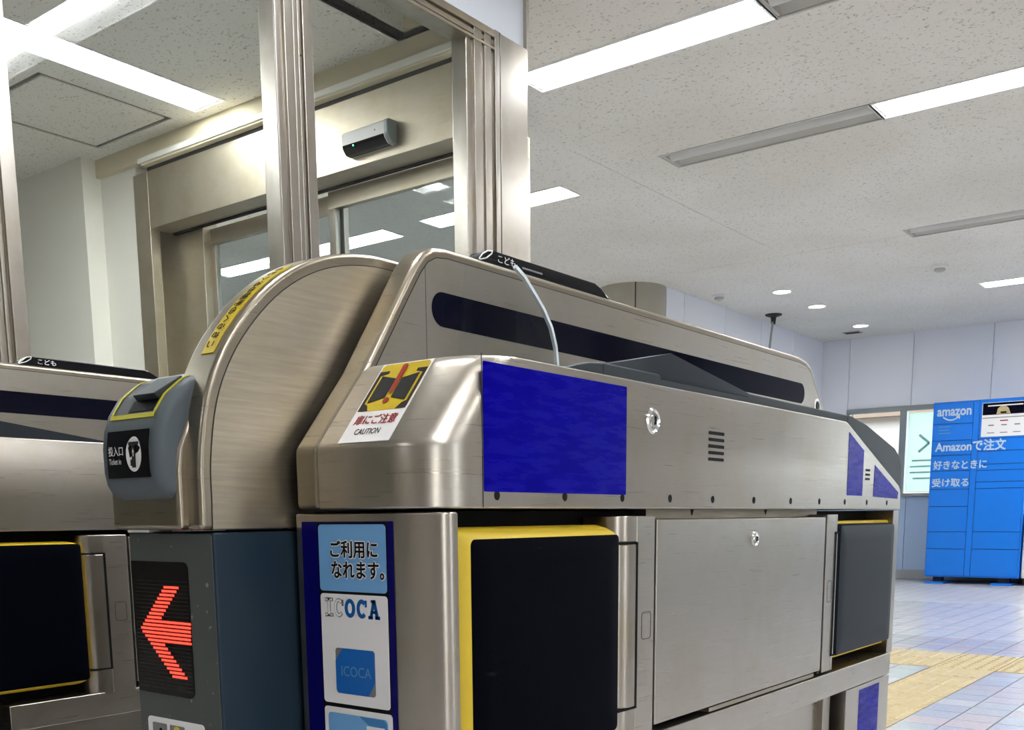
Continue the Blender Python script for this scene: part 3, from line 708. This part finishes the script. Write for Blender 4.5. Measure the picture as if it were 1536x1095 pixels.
def make_gate(off, label, mirror_gate):
    near = not mirror_gate
    root = empty('ticket_gate', GB, label, 'ticket gate', 'automatic ticket gates')
    A = lambda name, bm, m, parent=None, **k: obj(name, bm, m, parent or root, **k)
    sd = Fr((0, .75, 0), SIDE, UP)
    # ---- carcass
    bz = -off.z
    A('body', bx(.885, 2.438, .815, 1.165, .10, .788), 'black')
    A('plinth', bx(.95, 2.42, .80, 1.15, bz, .10), 'led_side', bevel=.004)
    A('upper_deck', bx(.95, 2.40, .93, 1.165, .788, .955), 'steel', bevel=.004)
    A('far_side_panel', bx(.95, 2.42, 1.165, 1.172, .12, .95), 'steel', bevel=.002)
    A('back_plate', bx(1.37, 2.062, .79, .82, .776, .7905), 'steel_warm')
    bm = NB()
    for x in (1.518, 1.808): prism_xz(bm, [(x - .006, .7905), (x + .006, .7905), (x, .7805)], .7893, .7905)
    A('marker', bm, 'ink')
    # ---- fascia cover: sloped nose with a large rounded corner, long side, falling tail
    R = .062
    prof = [(.838, .7905), (.838, .858), (.8392, .8625), (.842, .8675), (.9105, .9495), (.9165, .956), (.9235, .961), (.934, .9645), (.945, .9655)]
    rows = []
    for x, z in prof:
        rows.append([(x, .926, z), (x, .87, z)] + [(x + R * (1 - math.sin(math.radians(a))) , .75 + R * (1 - math.cos(math.radians(a))), z) for a in (90, 75, 60, 45, 30, 15, 0)])
    rows = [[(x, y, z) for x, y, z in r] for r in rows]
    bm = NB(); V = [[bm.verts.new(p) for p in r] for r in rows]
    for a, b in zip(V, V[1:]):
        for i in range(len(a) - 1): bm.faces.new((a[i], a[i + 1], b[i + 1], b[i]))
    tail = [(2.101, .9655), (2.112, .963), (2.462, .845), (2.476, .832), (2.480, .7905)]
    nt = [bm.verts.new((x, .75, z)) for x, z in tail]; ft = [bm.verts.new((x, .926, z)) for x, z in tail]
    bm.faces.new([r[-1] for r in V] + nt)
    bm.faces.new([V[-1][i] for i in range(len(V[-1]))] + [nt[0], ft[0]])
    for i in range(len(tail) - 1): bm.faces.new((nt[i], nt[i + 1], ft[i + 1], ft[i]))
    bm.faces.new([r[0] for r in V] + ft)
    bm.faces.new([v for v in V[0]] + [nt[-1], ft[-1]])
    fas = obj('fascia_cover', bm, 'steel', root)
    for pl in fas.data.polygons: pl.use_smooth = len(pl.vertices) == 4 and pl.index < 8 * 8
    fas.data.set_sharp_from_angle(angle=math.radians(32))
    b_ = fas.modifiers.new('bevel', 'BEVEL'); b_.width = .004; b_.segments = 3; b_.limit_method = 'ANGLE'; b_.angle_limit = math.radians(50)
    bm = NB(); stroke(bm, sd, [(.929, .7915), (.929, .9625)], .0012, .0004, .0001); A('joint', bm, 'seam', fas)
    for k, x in enumerate(() if mirror_gate else (.955, 1.095, 1.235, 1.371, 1.511, 1.667, 1.827, 1.969, 2.109, 2.244, 2.379)):
        A('rivet_hole', plate(NB(), sd, circ(x, .8055, .0052, .0058, 14), .0004, .0001), 'ink', fas)
    if near:
        A('blue_film', plate(NB(), sd, rrect(.931, 1.244, .8095, .9545, .002), .0006), 'blue_film', fas)
    lock('key_lock', fas, 1.315, .75, .914, .0185)
    for k in range(5): A('vent_slot', plate(NB(), sd, rrect(1.492, 1.547, .8655 + k * .0101, .8705 + k * .0101, .0025), .0005), 'ink', fas)
    A('blue_film', plate(NB(), sd, [(2.119, .819), (2.212, .819), (2.212, .913), (2.119, .946)], .0006), 'blue_film', fas)
    A('blue_film', plate(NB(), sd, [(2.283, .818), (2.455, .815), (2.457, .830), (2.286, .886)], .0006), 'blue_film', fas)
    for k in range(3): A('vent_slot', plate(NB(), sd, rrect(2.228, 2.256, .8525 + k * .0093, .857 + k * .0093, .001), .0005), 'ink', fas)
    # ---- grey plastic cap along the fascia top and over the tail
    gy0, gy1 = .757, .92
    if near:
        top = [(1.095, .964), (1.13, .973), (1.165, .9795), (1.20, .9825), (1.651, .9825)]
    else:
        top = [(.95, .964), (.99, .990), (1.05, 1.002), (1.32, .9672), (1.651, .9672)]
    gp_ = top + [(2.126, .980 if near else .9672), (2.15, .9805 if near else .9672), (2.245, .969), (2.443, .929), (2.482, .912), (2.496, .890), (2.502, .838), (2.478, .834), (2.464, .842), (2.104, .964)]
    if near: A('grey_cap', prism_xz(NB(), gp_, gy0, gy1), 'grey_plastic', bevel=.003)
    else:
        A('grey_cap', prism_xz(NB(), gp_[len(top):-1] + [(2.104, .9665), (1.45, .9665), (1.45, .98)], gy0, gy1), 'grey_plastic', bevel=.003)
        A('outlet_hood', prism_xz(NB(), [(.95, .9665), (.99, .990), (1.05, 1.0), (1.32, .9665)], gy0, gy1), 'grey_hood')
    for x in ((1.196, 2.127) if near else (2.127,)): A('cap_joint', stroke(NB(), Fr((0, gy0, 0), SIDE, UP), [(x, .9662), (x, .9802)], .0014, .0004, .0002), 'seam')
    if near:
        # the ticket outlet hood: two facets rising to a peak
        bm = NB()
        q = dict(a=(1.276, .800, .9935), b=(1.351, .7562, .9835), p=(1.385, .7590, 1.0160), c=(1.651, .7562, .9815),
                 a0=(1.262, .800, .975), b0=(1.351, .7562, .9745), c0=(1.651, .7562, .9745), a2=(1.29, .905, .975), p2=(1.40, .905, 1.0155), c2=(1.651, .905, .9745), c3=(1.651, .905, .9815))
        v = {k: bm.verts.new(w) for k, w in q.items()}
        for f_ in (('a', 'b', 'p'), ('b', 'c', 'p'), ('a0', 'b0', 'b', 'a'), ('b0', 'c0', 'c', 'b'), ('a', 'p', 'p2', 'a2'), ('p', 'c', 'c3', 'p2'), ('a0', 'a', 'a2'), ('c0', 'c2', 'c3', 'c'), ('a2', 'p2', 'c3', 'c2'), ('a0', 'a2', 'c2', 'c0', 'b0')):
            bm.faces.new([v[k] for k in f_])
        A('outlet_hood', bm, 'grey_hood', bevel=.0025)
    # ---- tall middle ridge
    rp = [(.838, .7905), (.838, .862)] + [(.918, .957), (.994, 1.068), (1.016, 1.099), (1.032, 1.1165), (1.052, 1.1265), (1.078, 1.1295), (2.28, 1.1295), (2.325, 1.125), (2.355, 1.112), (2.372, 1.094), (2.440, 1.03), (2.475, .95), (2.475, .94), (2.40, .7905)]
    rg_ = A('ridge', prism_xz(NB(), rp, .926, .967), 'steel_front', bevel=.0075, seg=3, angle=40)
    ip = offset_poly(rp, .0125)
    fr_r = Fr((0, .926, 0), SIDE, UP)
    A('panel_joint', plate(NB(), fr_r, ip, .0004), 'seam', rg_)
    ip2 = offset_poly(rp, .0137)
    lft = [q for q in ip2 if q[0] < 1.034]; 
    # split the side plate at the upright joint
    zt = max(z for x, z in ip2)
    def split(pts, x, keep_left):
        out = []
        for (x0, z0), (x1, z1) in zip(pts, pts[1:] + pts[:1]):
            if (x0 < x) == keep_left: out.append((x0, z0))
            if (x0 < x) != (x1 < x):
                t = (x - x0) / (x1 - x0); out.append((x, z0 + t * (z1 - z0)))
        return out
    A('side_panel', plate(NB(), fr_r, split(ip2, 1.0334, True), .0007), 'steel', rg_)
    A('side_panel', plate(NB(), fr_r, split(ip2, 1.0346, False), .0007), 'steel', rg_)
    A('dark_window', plate(NB(), fr_r, rrect(1.045, 2.312, 1.0285, 1.0725, .0215, 7), .0006, .0005), 'gloss_navy', rg_)
    A('far_cover', prism_xz(NB(), [(2.2, 1.125), (2.37, 1.122), (2.405, 1.107), (2.425, 1.085), (2.51, .99), (2.51, .95), (2.2, .95)], .968, .99), 'steel_warm', rg_, bevel=.004)
    bt = A('round_button', lathe(NB(), (2.388, .926, 1.030), (0, -1, 0), [(.017, 0), (.017, .0025), (.013, .004), (.012, .003)]), 'white', rg_, smooth=True)
    A('button_cap', lathe(NB(), (2.388, .926, 1.030), (0, -1, 0), [(.011, .003), (.009, .005), (.002, .0055)]), 'ink_grey', bt, smooth=True)
    # indicator bar on the ridge top
    bo = 0 if near else .072
    bp = [(1.150, 1.129), (1.170, 1.1445), (1.182, 1.1478), (1.445, 1.1478), (1.462, 1.1432), (1.492, 1.129)]
    ib = A('indicator_bar', prism_xz(NB(), [(x + bo, z) for x, z in bp], .931, .962), 'gloss_black', bevel=.002)
    fb = Fr((bo, .931, 0), SIDE, UP)
    A('bar_ring', stroke(NB(), fb, [(1.150, 1.1305), (1.158, 1.139), (1.170, 1.145), (1.180, 1.1462), (1.178, 1.142), (1.166, 1.1345), (1.152, 1.1302)], .0016, .001, .0004), 'alu', ib)
    text('lettering', 'こども', fb, 1.193, 1.1335, .040, .0105, 'white', ib, .004, .0006)
    A('bar_edge', bx(1.40 + bo, 1.455 + bo, .932, .936, 1.1445, 1.1468), 'alu', ib) if mirror_gate else A('lamp_strip', plate(NB(), fb, rrect(1.25, 1.30, 1.135, 1.1375, .001), .0004, .0002), 'grey_print', ib)
    if near:
        pts = [(1.10, 1.127), (1.205, 1.127), (1.225, 1.1175), (1.249, 1.099), (1.273, 1.079), (1.292, 1.057), (1.304, 1.030), (1.311, .984), (1.08, .984)]
        ap = A('acrylic_guard', prism_xz(NB(), pts, .908, .9125), 'acrylic')
        bm = NB(); stroke(bm, Fr((0, .9078, 0), SIDE, UP), pts[1:8], .0052, .0052, -.005)
        A('guard_edge', bm, 'edge_white', ap)
    # ---- hump with the ticket slot (approach end)
    seam = [(.7295, .7685), (.7305, .80), (.732, .847), (.744, .911), (.768, .963), (.804, 1.009), (.846, 1.047), (.893, 1.075), (.942, 1.0925), (1.0, 1.102), (1.06, 1.103)]
    def smooth_curve(p, k=4):
        out = []
        for i in range(len(p) - 1):
            q = [Vector(p[max(i - 1, 0)]), Vector(p[i]), Vector(p[i + 1]), Vector(p[min(i + 2, len(p) - 1)])]
            for j in range(k):
                t = j / k
                v = .5 * (2 * q[1] + (q[2] - q[0]) * t + (2 * q[0] - 5 * q[1] + 4 * q[2] - q[3]) * t * t + (3 * q[1] - q[0] - 3 * q[2] + q[3]) * t ** 3)
                out.append((v.x, v.y))
        return out + [p[-1]]
    seam = smooth_curve(seam)
    nseam = len(seam)
    outer = offset_poly(seam + [(1.12, 1.09), (1.12, .7685)], -.014)
    outer = [(x, max(z, .7685)) for x, z in outer]
    outer[0] = (.716, .7685)
    hp = A('hump', prism_xz(NB(), outer, .9855, 1.043), 'steel_front', bevel=.010, seg=4, angle=40)
    fr_h = Fr((0, .9855, 0), SIDE, UP)
    side = seam + [(1.10, 1.09), (1.10, .7695)]
    A('panel_joint', plate(NB(), fr_h, side, .0004), 'seam', hp)
    A('side_panel', plate(NB(), fr_h, offset_poly(side, .0012), .0008), 'steel_warm', hp)
    # yellow strip bent round the front of the hump
    ho = [q for q in outer if q[0] < 1.0 and q[1] > .80]
    def along(s):
        pts = [Vector(q) for q in outer[:nseam]]; L_ = 0
        for p0, p1 in zip(pts, pts[1:]):
            l_ = (p1 - p0).length
            if L_ + l_ >= s or p1 is pts[-1]:
                d = (p1 - p0).normalized(); q = p0 + d * (s - L_); return q, Vector((-d.y, d.x))
            L_ += l_
    def strip_map(s, y, d):
        q, n_ = along(s); return Vector((q.x + n_.x * d, y, q.y + n_.y * d))
    s0, s1, k = .205, .375, 24
    bm = NB(); loft(bm, [[strip_map(s0 + (s1 - s0) * i / k, y, d) for y, d in ((.998, .0001), (1.020, .0001), (1.020, .0012), (.998, .0012))] for i in range(k + 1)])
    ys = A('yellow_strip', bm, 'yellow_sign', hp)
    text('lettering', 'こちらへの手部のおくさり', None, s0 + .008, 1.0015, s1 - s0 - .016, .014, 'ink', ys, .004,
         mapf=lambda a, b, d: strip_map(a, .998 + (1.020 - b), .0010 + d))
    # steel foot left of the hump
    A('slot_base', prism_xz(NB(), [(.704, .769), (.704, .835), (.708, .86), (.722, .89), (.745, .92), (.78, .942), (.90, .962), (1.1, .965), (1.1, .769)], 1.009, 1.145), 'steel_front', bevel=.006, seg=3)
    A('base_clip', bx(.727, .76, 1.105, 1.15, .7655, .769), 'alu')
    # ticket slot unit
    npf = [(.735, .803), (.706, .803), (.692, .809), (.685, .820), (.682, .835), (.682, .862), (.685, .882), (.692, .900), (.706, .920), (.730, .939), (.760, .950), (.80, .952), (.80, .803)]
    tu = A('ticket_slot', prism_xz(NB(), npf, 1.012, 1.127), 'slot_grey', bevel=.012, seg=4, angle=45)
    def nose(s, y, d):
        pts = [Vector(q) for q in npf[4:11]]; L_ = 0
        for p0, p1 in zip(pts, pts[1:]):
            l_ = (p1 - p0).length
            if L_ + l_ >= s or p1 is pts[-1]:
                dd = (p1 - p0).normalized(); q = p0 + dd * (s - L_); return Vector((q.x - dd.y * d, y, q.y + dd.x * d))
            L_ += l_
    def nose_strip(bm, ya, yb, sa, sb, d, k=10):
        return loft(bm, [[nose(sa + (sb - sa) * i / k, y, dd) for y, dd in ((ya, -.001), (yb, -.001), (yb, d), (ya, d))] for i in range(k + 1)])
    lp = A('label_plate', nose_strip(NB(), 1.027, 1.109, -.007, .046, .0008, 8), 'gloss_black', tu)
    fp = lambda a, b, d: nose(b, 1.109 - a, .0006 + d)
    text('lettering', '投入口', None, .004, .0180, .029, .0105, 'white', lp, .002, mapf=fp)
    text('lettering', 'Ticket in', None, .004, .0085, .024, .0065, 'white', lp, .0, mapf=fp)
    el = circ(.054, .019, .0150, .0195, 24)
    bm = NB(); f_ = bm.faces.new([bm.verts.new(nose(b, 1.109 - a, .0013)) for a, b in el]); A('white_oval', bm, 'white', lp)
    bm = NB()
    for x0, x1, z0, z1 in ((.0445, .0640, .0285, .0325), (.0505, .0580, .004, .0285), (.0475, .0555, .006, .013)):
        bm.faces.new([bm.verts.new(nose(b, 1.109 - a, .0016)) for a, b in ((x0, z0), (x1, z0), (x1, z1), (x0, z1))])
    A('ticket_icon', bm, 'ink_grey', lp)
    bm = NB(); bm.faces.new([bm.verts.new(nose(b, 1.109 - a, .0020)) for a, b in ((.0535, .0165), (.0550, .0165), (.0550, .021), (.0562, .021), (.05425, .0255), (.0523, .021), (.0535, .021))])
    A('small_arrow', bm, 'white', lp)
    bm = NB(); nose_strip(bm, 1.024, 1.0275, .062, .131, .0012); nose_strip(bm, 1.1065, 1.110, .062, .131, .0012); nose_strip(bm, 1.024, 1.110, .060, .0655, .0012, 3)
    A('yellow_outline', bm, 'yellow_line', tu)
    A('slot_tray', nose_strip(NB(), 1.0275, 1.1065, .0655, .120, .0004), 'grey_hood', tu)
    A('slot_mouth', nose_strip(NB(), 1.032, 1.078, .068, .084, .0009, 4), 'ink', tu)
    A('slot_hood', loft(NB(), [[nose(.084, y, d) for y, d in ((1.029, .0005), (1.074, .0005), (1.070, .010), (1.029, .010))], [nose(.125, y, d) for y, d in ((1.029, .0), (1.080, .0), (1.076, .003), (1.029, .003))]]), 'grey_plastic', tu, bevel=.001)
    # ---- arrow column below the hump
    lc = A('led_column', bx(.730, .868, .985, 1.153, .10, .766), 'led_side', bevel=.0035)
    fl_ = Fr((.730, 1.153, 0), FRONT, UP)
    A('front_plate', plate(NB(), fl_, rrect(.0025, .1655, .10, .764, .004), .001), 'led_grey', lc)
    sc = A('led_display', plate(NB(), fl_, [(.0035, .5685)] + arcpts(.110, .577, .009, -90, 0, 4) + arcpts(.110, .722, .009, 0, 90, 4) + [(.0035, .731)], .0018), 'screen', lc)
    bm = NB()
    nr, pitch = 24, .0047
    ztop = .7005; yt = .0
    for i in range(nr):
        z = ztop - i * pitch
        tip = 11.0
        if i <= 11: xl = .070 - (.070 - .0175) * i / 11.0
        else: xl = .0175 + (.077 - .0175) * (i - 11.5) / 11.5
        xr = xl + .030 if not (9 <= i <= 14) else .1185
        x = xl
        while x < xr - .001:
            box_pts = [(x, z - .0013), (x + .00165, z - .0013), (x + .00165, z + .0013), (x, z + .0013)]
            plate(bm, fl_, box_pts, .0006, .0018); x += .0021
    A('arrow_lamps', bm, 'led', sc)['kind'] = 'stuff'
    bm = NB(); fs = fl_
    for i in range(-2, 27):
        stroke(bm, fs, [(.008, ztop - i * pitch - pitch / 2), (.116, ztop - i * pitch - pitch / 2)], .0006, .0001, .0018)
    A('unlit_rows', bm, 'led_off', sc)['kind'] = 'stuff'
    nl = A('notice_label', plate(NB(), fl_, rrect(.018, .134, .44, .538, .006), .0006, .001), 'white', lc)
    A('notice_picture', plate(NB(), fl_, rrect(.028, .058, .50, .531, .002), .0003, .0016), 'grey_print', nl)
    A('notice_picture', plate(NB(), fl_, rrect(.064, .094, .50, .531, .002), .0003, .0016), 'grey_print', nl)
    A('notice_face', plate(NB(), fl_, circ(.079, .522, .008, .008, 14), .0003, .002), 'yellow_sign', nl)
    A('notice_dot', plate(NB(), fl_, circ(.045, .522, .003, .003, 10), .0003, .002), 'ink', nl)
    # ---- poster box under the fascia
    plan = [(.885, .978), (.848, .978), (.844, .974), (.844, .822)] + [(.844 + .031 * (1 - math.cos(math.radians(a))), .822 - .072 * math.sin(math.radians(a))) for a in (12, 25, 38, 51, 64, 77, 90)] + [(.885, .75)]
    pb = A('poster_box', prism_xy(NB(), plan, .10, .7865), 'steel_v', bevel=.0025, smooth=True)
    fpz = Fr((.844, .978, 0), FRONT, UP)          # x runs from 0 at the far edge
    bp_ = A('poster', plate(NB(), fpz, rrect(.0145, .166, .30, .7768, .0015), .0008), 'poster_blue', pb)
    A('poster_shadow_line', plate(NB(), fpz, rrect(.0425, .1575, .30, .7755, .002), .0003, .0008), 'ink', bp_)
    def card(x0, x1, z0, z1, m_, nm): return A(nm, plate(NB(), fpz, rrect(x0, x1, z0, z1, .0045, 4), .0006, .0011), m_, bp_)
    card(.0445, .1555, .6952, .7735, 'sky_print', 'poster_card')
    for b_, m_, d0, dx, dz in ((.075, 'white', .0019, 0, 0), (.022, 'ink', .0022, 0, 0)):
        e_ = .0012 if m_ == 'white' else 0
        for body, x, z, w_, h_ in (('ご利用に', .065, .7345, .078, .0205), ('なれます。', .066, .7105, .087, .0205)):
            text('lettering', body, fpz, x - e_ + dx, z - e_ + dz, w_ + 2 * e_, h_ + 2 * e_, m_, bp_, b_, d0 + (.0002 if m_ == 'ink' else 0))
    card(.0445, .1560, .5595, .6920, 'white', 'poster_card')
    # slab lettering ICOCA: two outlined letters, three solid ones
    X0, Z0, H = .0525, .6645, .0225
    def slab_I(bm, x, w, t):
        for q in (rrect(x, x + w, Z0, Z0 + t, .0003, 1), rrect(x, x + w, Z0 + H - t, Z0 + H, .0003, 1), rrect(x + w / 2 - t * .6, x + w / 2 + t * .6, Z0, Z0 + H, .0003, 1)): plate(bm, fpz, q, .0004, .0018)
    def ringl(bm, x, w, t, a0, a1, d=.0018):
        n_ = 22; ot = circ(x + w / 2, Z0 + H / 2, w / 2, H / 2, n_, a0, a1); it = circ(x + w / 2, Z0 + H / 2, w / 2 - t, H / 2 - t, n_, a0, a1)
        m_ = len(ot)
        for i in range(m_ if a1 - a0 == 360 else m_ - 1):
            j = (i + 1) % m_; plate(bm, fpz, [ot[i], ot[j], it[j], it[i]], .0004, d)
    bm = NB(); slab_I(bm, X0, .0135, .0042); ringl(bm, X0 + .0155, .0165, .0046, 42, 318); plate(bm, fpz, rrect(X0 + .0285, X0 + .0318, Z0 + .0135, Z0 + .021, .0004, 1), .0004, .0018)
    A('logo_letters', bm, 'grey_print', bp_)
    Z0s, Hs = Z0, H
    bm = NB()
    for q in (rrect(X0 + .001, X0 + .0125, Z0 + .001, Z0 + .0032, .0003, 1), rrect(X0 + .001, X0 + .0125, Z0 + H - .0032, Z0 + H - .001, .0003, 1), rrect(X0 + .0052, X0 + .0083, Z0 + .001, Z0 + H - .001, .0003, 1)): plate(bm, fpz, q, .0003, .0023)
    Z0 += .001; H -= .002; ringl(bm, X0 + .0165, .0145, .0026, 46, 314, .0023); Z0, H = Z0s, Hs
    A('logo_infill', bm, 'white', bp_)
    bm = NB(); ringl(bm, X0 + .0335, .0175, .005, 0, 360); ringl(bm, X0 + .0535, .0170, .005, 42, 318)
    plate(bm, fpz, rrect(X0 + .0670, X0 + .0703, Z0 + .0135, Z0 + .0215, .0004, 1), .0004, .0018)
    xa = X0 + .0725
    for q in ([(xa + .0015, Z0), (xa + .006, Z0), (xa + .0120, Z0 + H), (xa + .0075, Z0 + H)], [(xa + .0125, Z0), (xa + .0175, Z0), (xa + .0120, Z0 + H), (xa + .0075, Z0 + H)],
              rrect(xa, xa + .0075, Z0, Z0 + .004, .0004, 1), rrect(xa + .0110, xa + .0190, Z0, Z0 + .004, .0004, 1), rrect(xa + .004, xa + .014, Z0 + .0065, Z0 + .0098, .0004, 1), rrect(xa + .0045, xa + .0115, Z0 + H - .0035, Z0 + H, .0004, 1)):
        plate(bm, fpz, q, .0004, .0018)
    A('logo_letters', bm, 'logo_blue', bp_)
    # plain blue pass card (its holder, a mascot, is left out)
    A('pass_card', plate(NB(), fpz, rrect(.0675, .1335, .5725, .6275, .004), .0003, .0018), 'grey_print', bp_)
    A('pass_card_face', plate(NB(), fpz, [(.0675, .577), (.0675, .612), (.0805, .6272), (.1310, .6272), (.1332, .625), (.1332, .590), (.1215, .5727), (.072, .5727)], .0003, .0021), 'card_blue', bp_)
    text('lettering', 'ICOCA', fpz, .0775, .5940, .050, .0125, 'pale_blue', bp_, .004, .0026)
    card(.0445, .1590, .42, .5545, 'white', 'poster_card')
    A('poster_picture', plate(NB(), fpz, rrect(.0510, .1515, .43, .5475, .005), .0003, .0017), 'sky_print', bp_)
    A('poster_swoosh', plate(NB(), fpz, [(.105, .547), (.145, .547), (.150, .543), (.151, .535), (.120, .538)], .0003, .0020), 'sky_print2', bp_)
    A('poster_tab', plate(NB(), fpz, rrect(.117, .147, .48, .537, .001), .0003, .0023), 'white', bp_)
    # ---- caution sticker on the sloped nose
    sl = Fr((.8403, .896, .8650), FRONT, (.0685, 0, .082))
    cs = A('caution_sticker', plate(NB(), sl, [(.004, 0), (.085, 0), (.085, .125), (.004, .125)], .0005, .0004), 'white', fas)
    A('sign_field', plate(NB(), sl, rrect(.0065, .0825, .048, .1235, .006), .0003, .0009), 'yellow_sign', cs)
    bm = NB()
    for s_ in (1, -1):
        q = lambda x: .0445 + s_ * (x - .0445)
        for pts in ([(q(.0495), .0675), (q(.0495), .098), (q(.074), .104), (q(.074), .061)],):
            plate(bm, sl, pts, .0003, .0016)
        for pts in ([(q(.0665), .112), (q(.0823), .112), (q(.0823), .1035), (q(.0665), .1075)], [(q(.0665), .0485), (q(.0823), .0485), (q(.0823), .062), (q(.072), .0575)],
                    [(q(.078), .104), (q(.0823), .104), (q(.0823), .06), (q(.078), .06)]):
            plate(bm, sl, pts, .0003, .0012)
    A('door_symbol', bm, 'ink_grey', cs)
    A('exclamation_mark', plate(plate(NB(), sl, [(.0405, .1165)] + arcpts(.0445, .1165, .0045, 180, 0, 8)[1:] + [(.0475, .0755), (.0455, .0735), (.0435, .0735), (.0415, .0755)], .0003, .0021), sl, circ(.0445, .0625, .0045, .0045, 16), .0003, .0021), 'red', cs)
    text('lettering', '扉にご注意', sl, .012, .0265, .066, .0155, 'red', cs, .02, .0012)
    text('lettering', 'CAUTION', sl, .0225, .0115, .040, .0088, 'ink_grey', cs, .004, .0012)
    # ---- flap doors folded back, hinges, cabinet door
    pad(root, .879, 1.2255, .478, .769, .7475, 'navy', 'flap_pad', .024, .002, .0135 if near else .005, .004 if near else .010, .022)
    p2 = pad(root, 2.084, 2.441, .485, .7625, .7475, 'grey_vinyl', 'flap_pad', .005, .005, .005, .006, .022, 'grey_dark')
    A('yellow_backing', prism_xz(NB(), rrect(2.10, 2.456, .480, .7675, .02), .764, .80), 'yellow', p2, bevel=.004)
    def hinge(x0, x1, xs, z0, z1, h0, h1):
        """plate from xs outward with rounded knuckles above and below the moving leaf"""
        a, b = min(xs, x1), max(xs, x1)
        pl_ = A('hinge_plate', bx(a, b, .75, .812, z0, z1), 'steel', bevel=.002)
        e, f = min(x0, xs), max(x0, xs); lf_ = x0 < xs
        w = f - e
        def knuckle(y, z0_, z1_, nm, m_='steel_v'):
            pts = []
            for t in (0, 15, 30, 45, 60, 75, 90):
                cx_ = e + w * .62 if lf_ else f - w * .62
                sx = -1 if lf_ else 1
                pts.append((cx_ + sx * w * .62 * math.sin(math.radians(t)), y + .030 * (1 - math.cos(math.radians(t)))))
            pts = [((f if lf_ else e), y)] + pts + [((e if lf_ else f), y + .06), ((f if lf_ else e), y + .06)]
            return A(nm, prism_xy(NB(), pts, z0_, z1_), m_, pl_, bevel=.0015, smooth=True)
        knuckle(.75, h1 + .003, z1, 'upper_knuckle'); knuckle(.75, z0, h0 - .003, 'lower_knuckle')
        knuckle(.7485, h0, h1, 'hinge_leaf')
        g0, g1 = (f - .0045, f + .0005) if lf_ else (e - .0005, e + .0045)
        A('hinge_gap', bx(g0, g1, .7480, .7495, h0 - .003, h1 + .003), 'black', pl_)
        A('hinge_gap', bx(e, f, .7492, .7515, h1, h1 + .003), 'black', pl_); A('hinge_gap', bx(e, f, .7492, .7515, h0 - .003, h0), 'black', pl_)
        return pl_
    hl = hinge(1.2275, 1.3285, 1.2765, .452, .7805, .507, .741)
    bm = NB(); rc = rrect(1.292, 1.318, .603, .642, .005); stroke(bm, sd, rc + rc[:1], .0009, .0003, .0001); A('key_cover_outline', bm, 'seam', hl)
    hr = hinge(2.0885, 2.019, 2.063, .462, .7805, .495, .742)
    bm = NB(); rc = rrect(2.03, 2.052, .605, .648, .005); stroke(bm, sd, rc + rc[:1], .0009, .0003, .0001); A('key_cover_outline', bm, 'seam', hr)
    cd_ = A('cabinet_door', bx(1.3335, 2.0075, .7495, .80, .4685, .7755), 'steel', bevel=.0025)
    A('door_gap', bx(1.3285, 1.3335, .756, .80, .46, .777), 'seam', cd_); A('door_gap', bx(2.0075, 2.019, .756, .80, .46, .777), 'seam', cd_)
    lock('key_lock', cd_, 1.671, .7495, .740, .0135)
    A('lower_strip', bx(1.52, 1.98, .752, .80, .459, .4665), 'steel_warm', cd_, bevel=.001)
    # ---- shelf rail, end post, lower panels
    A('shelf_rail', bx(1.055, 2.462, .75, .90, .4055, .4565), 'steel', bevel=.002)
    A('end_post', bx(2.440, 2.478, .752, .95, .4565, .7890), 'steel_v', bevel=.002)
    ep = A('corner_pillar', bx(2.175, 2.464, .7515, .95, .10, .4035), 'steel_v', bevel=.002)
    A('blue_film', plate(NB(), Fr((0, .7515, 0), SIDE, UP), rrect(2.256, 2.392, .14, .3935, .001), .0005), 'blue_film', ep)
    A('pillar_joint', bx(2.135, 2.175, .80, .83, .10, .405), 'black')
    A('pillar_side', bx(2.095, 2.135, .772, .83, .10, .4045), 'steel_v', bevel=.002)
    A('lower_panel', bx(1.07, 2.095, .785, .83, .10, .4045), 'steel', bevel=.002)
    A('lower_post', bx(1.052, 1.066, .752, .83, .10, .4045), 'steel_v', bevel=.002)
    root.location = GB + off
    return root
make_gate(Vector((0, 0, 0)), 'nearer steel ticket gate with caution sticker and deep blue poster panel', False)
make_gate(Vector((-.10, 1.20, -.029)), 'farther ticket gate cut by the left picture edge, beside the glass partition', True)
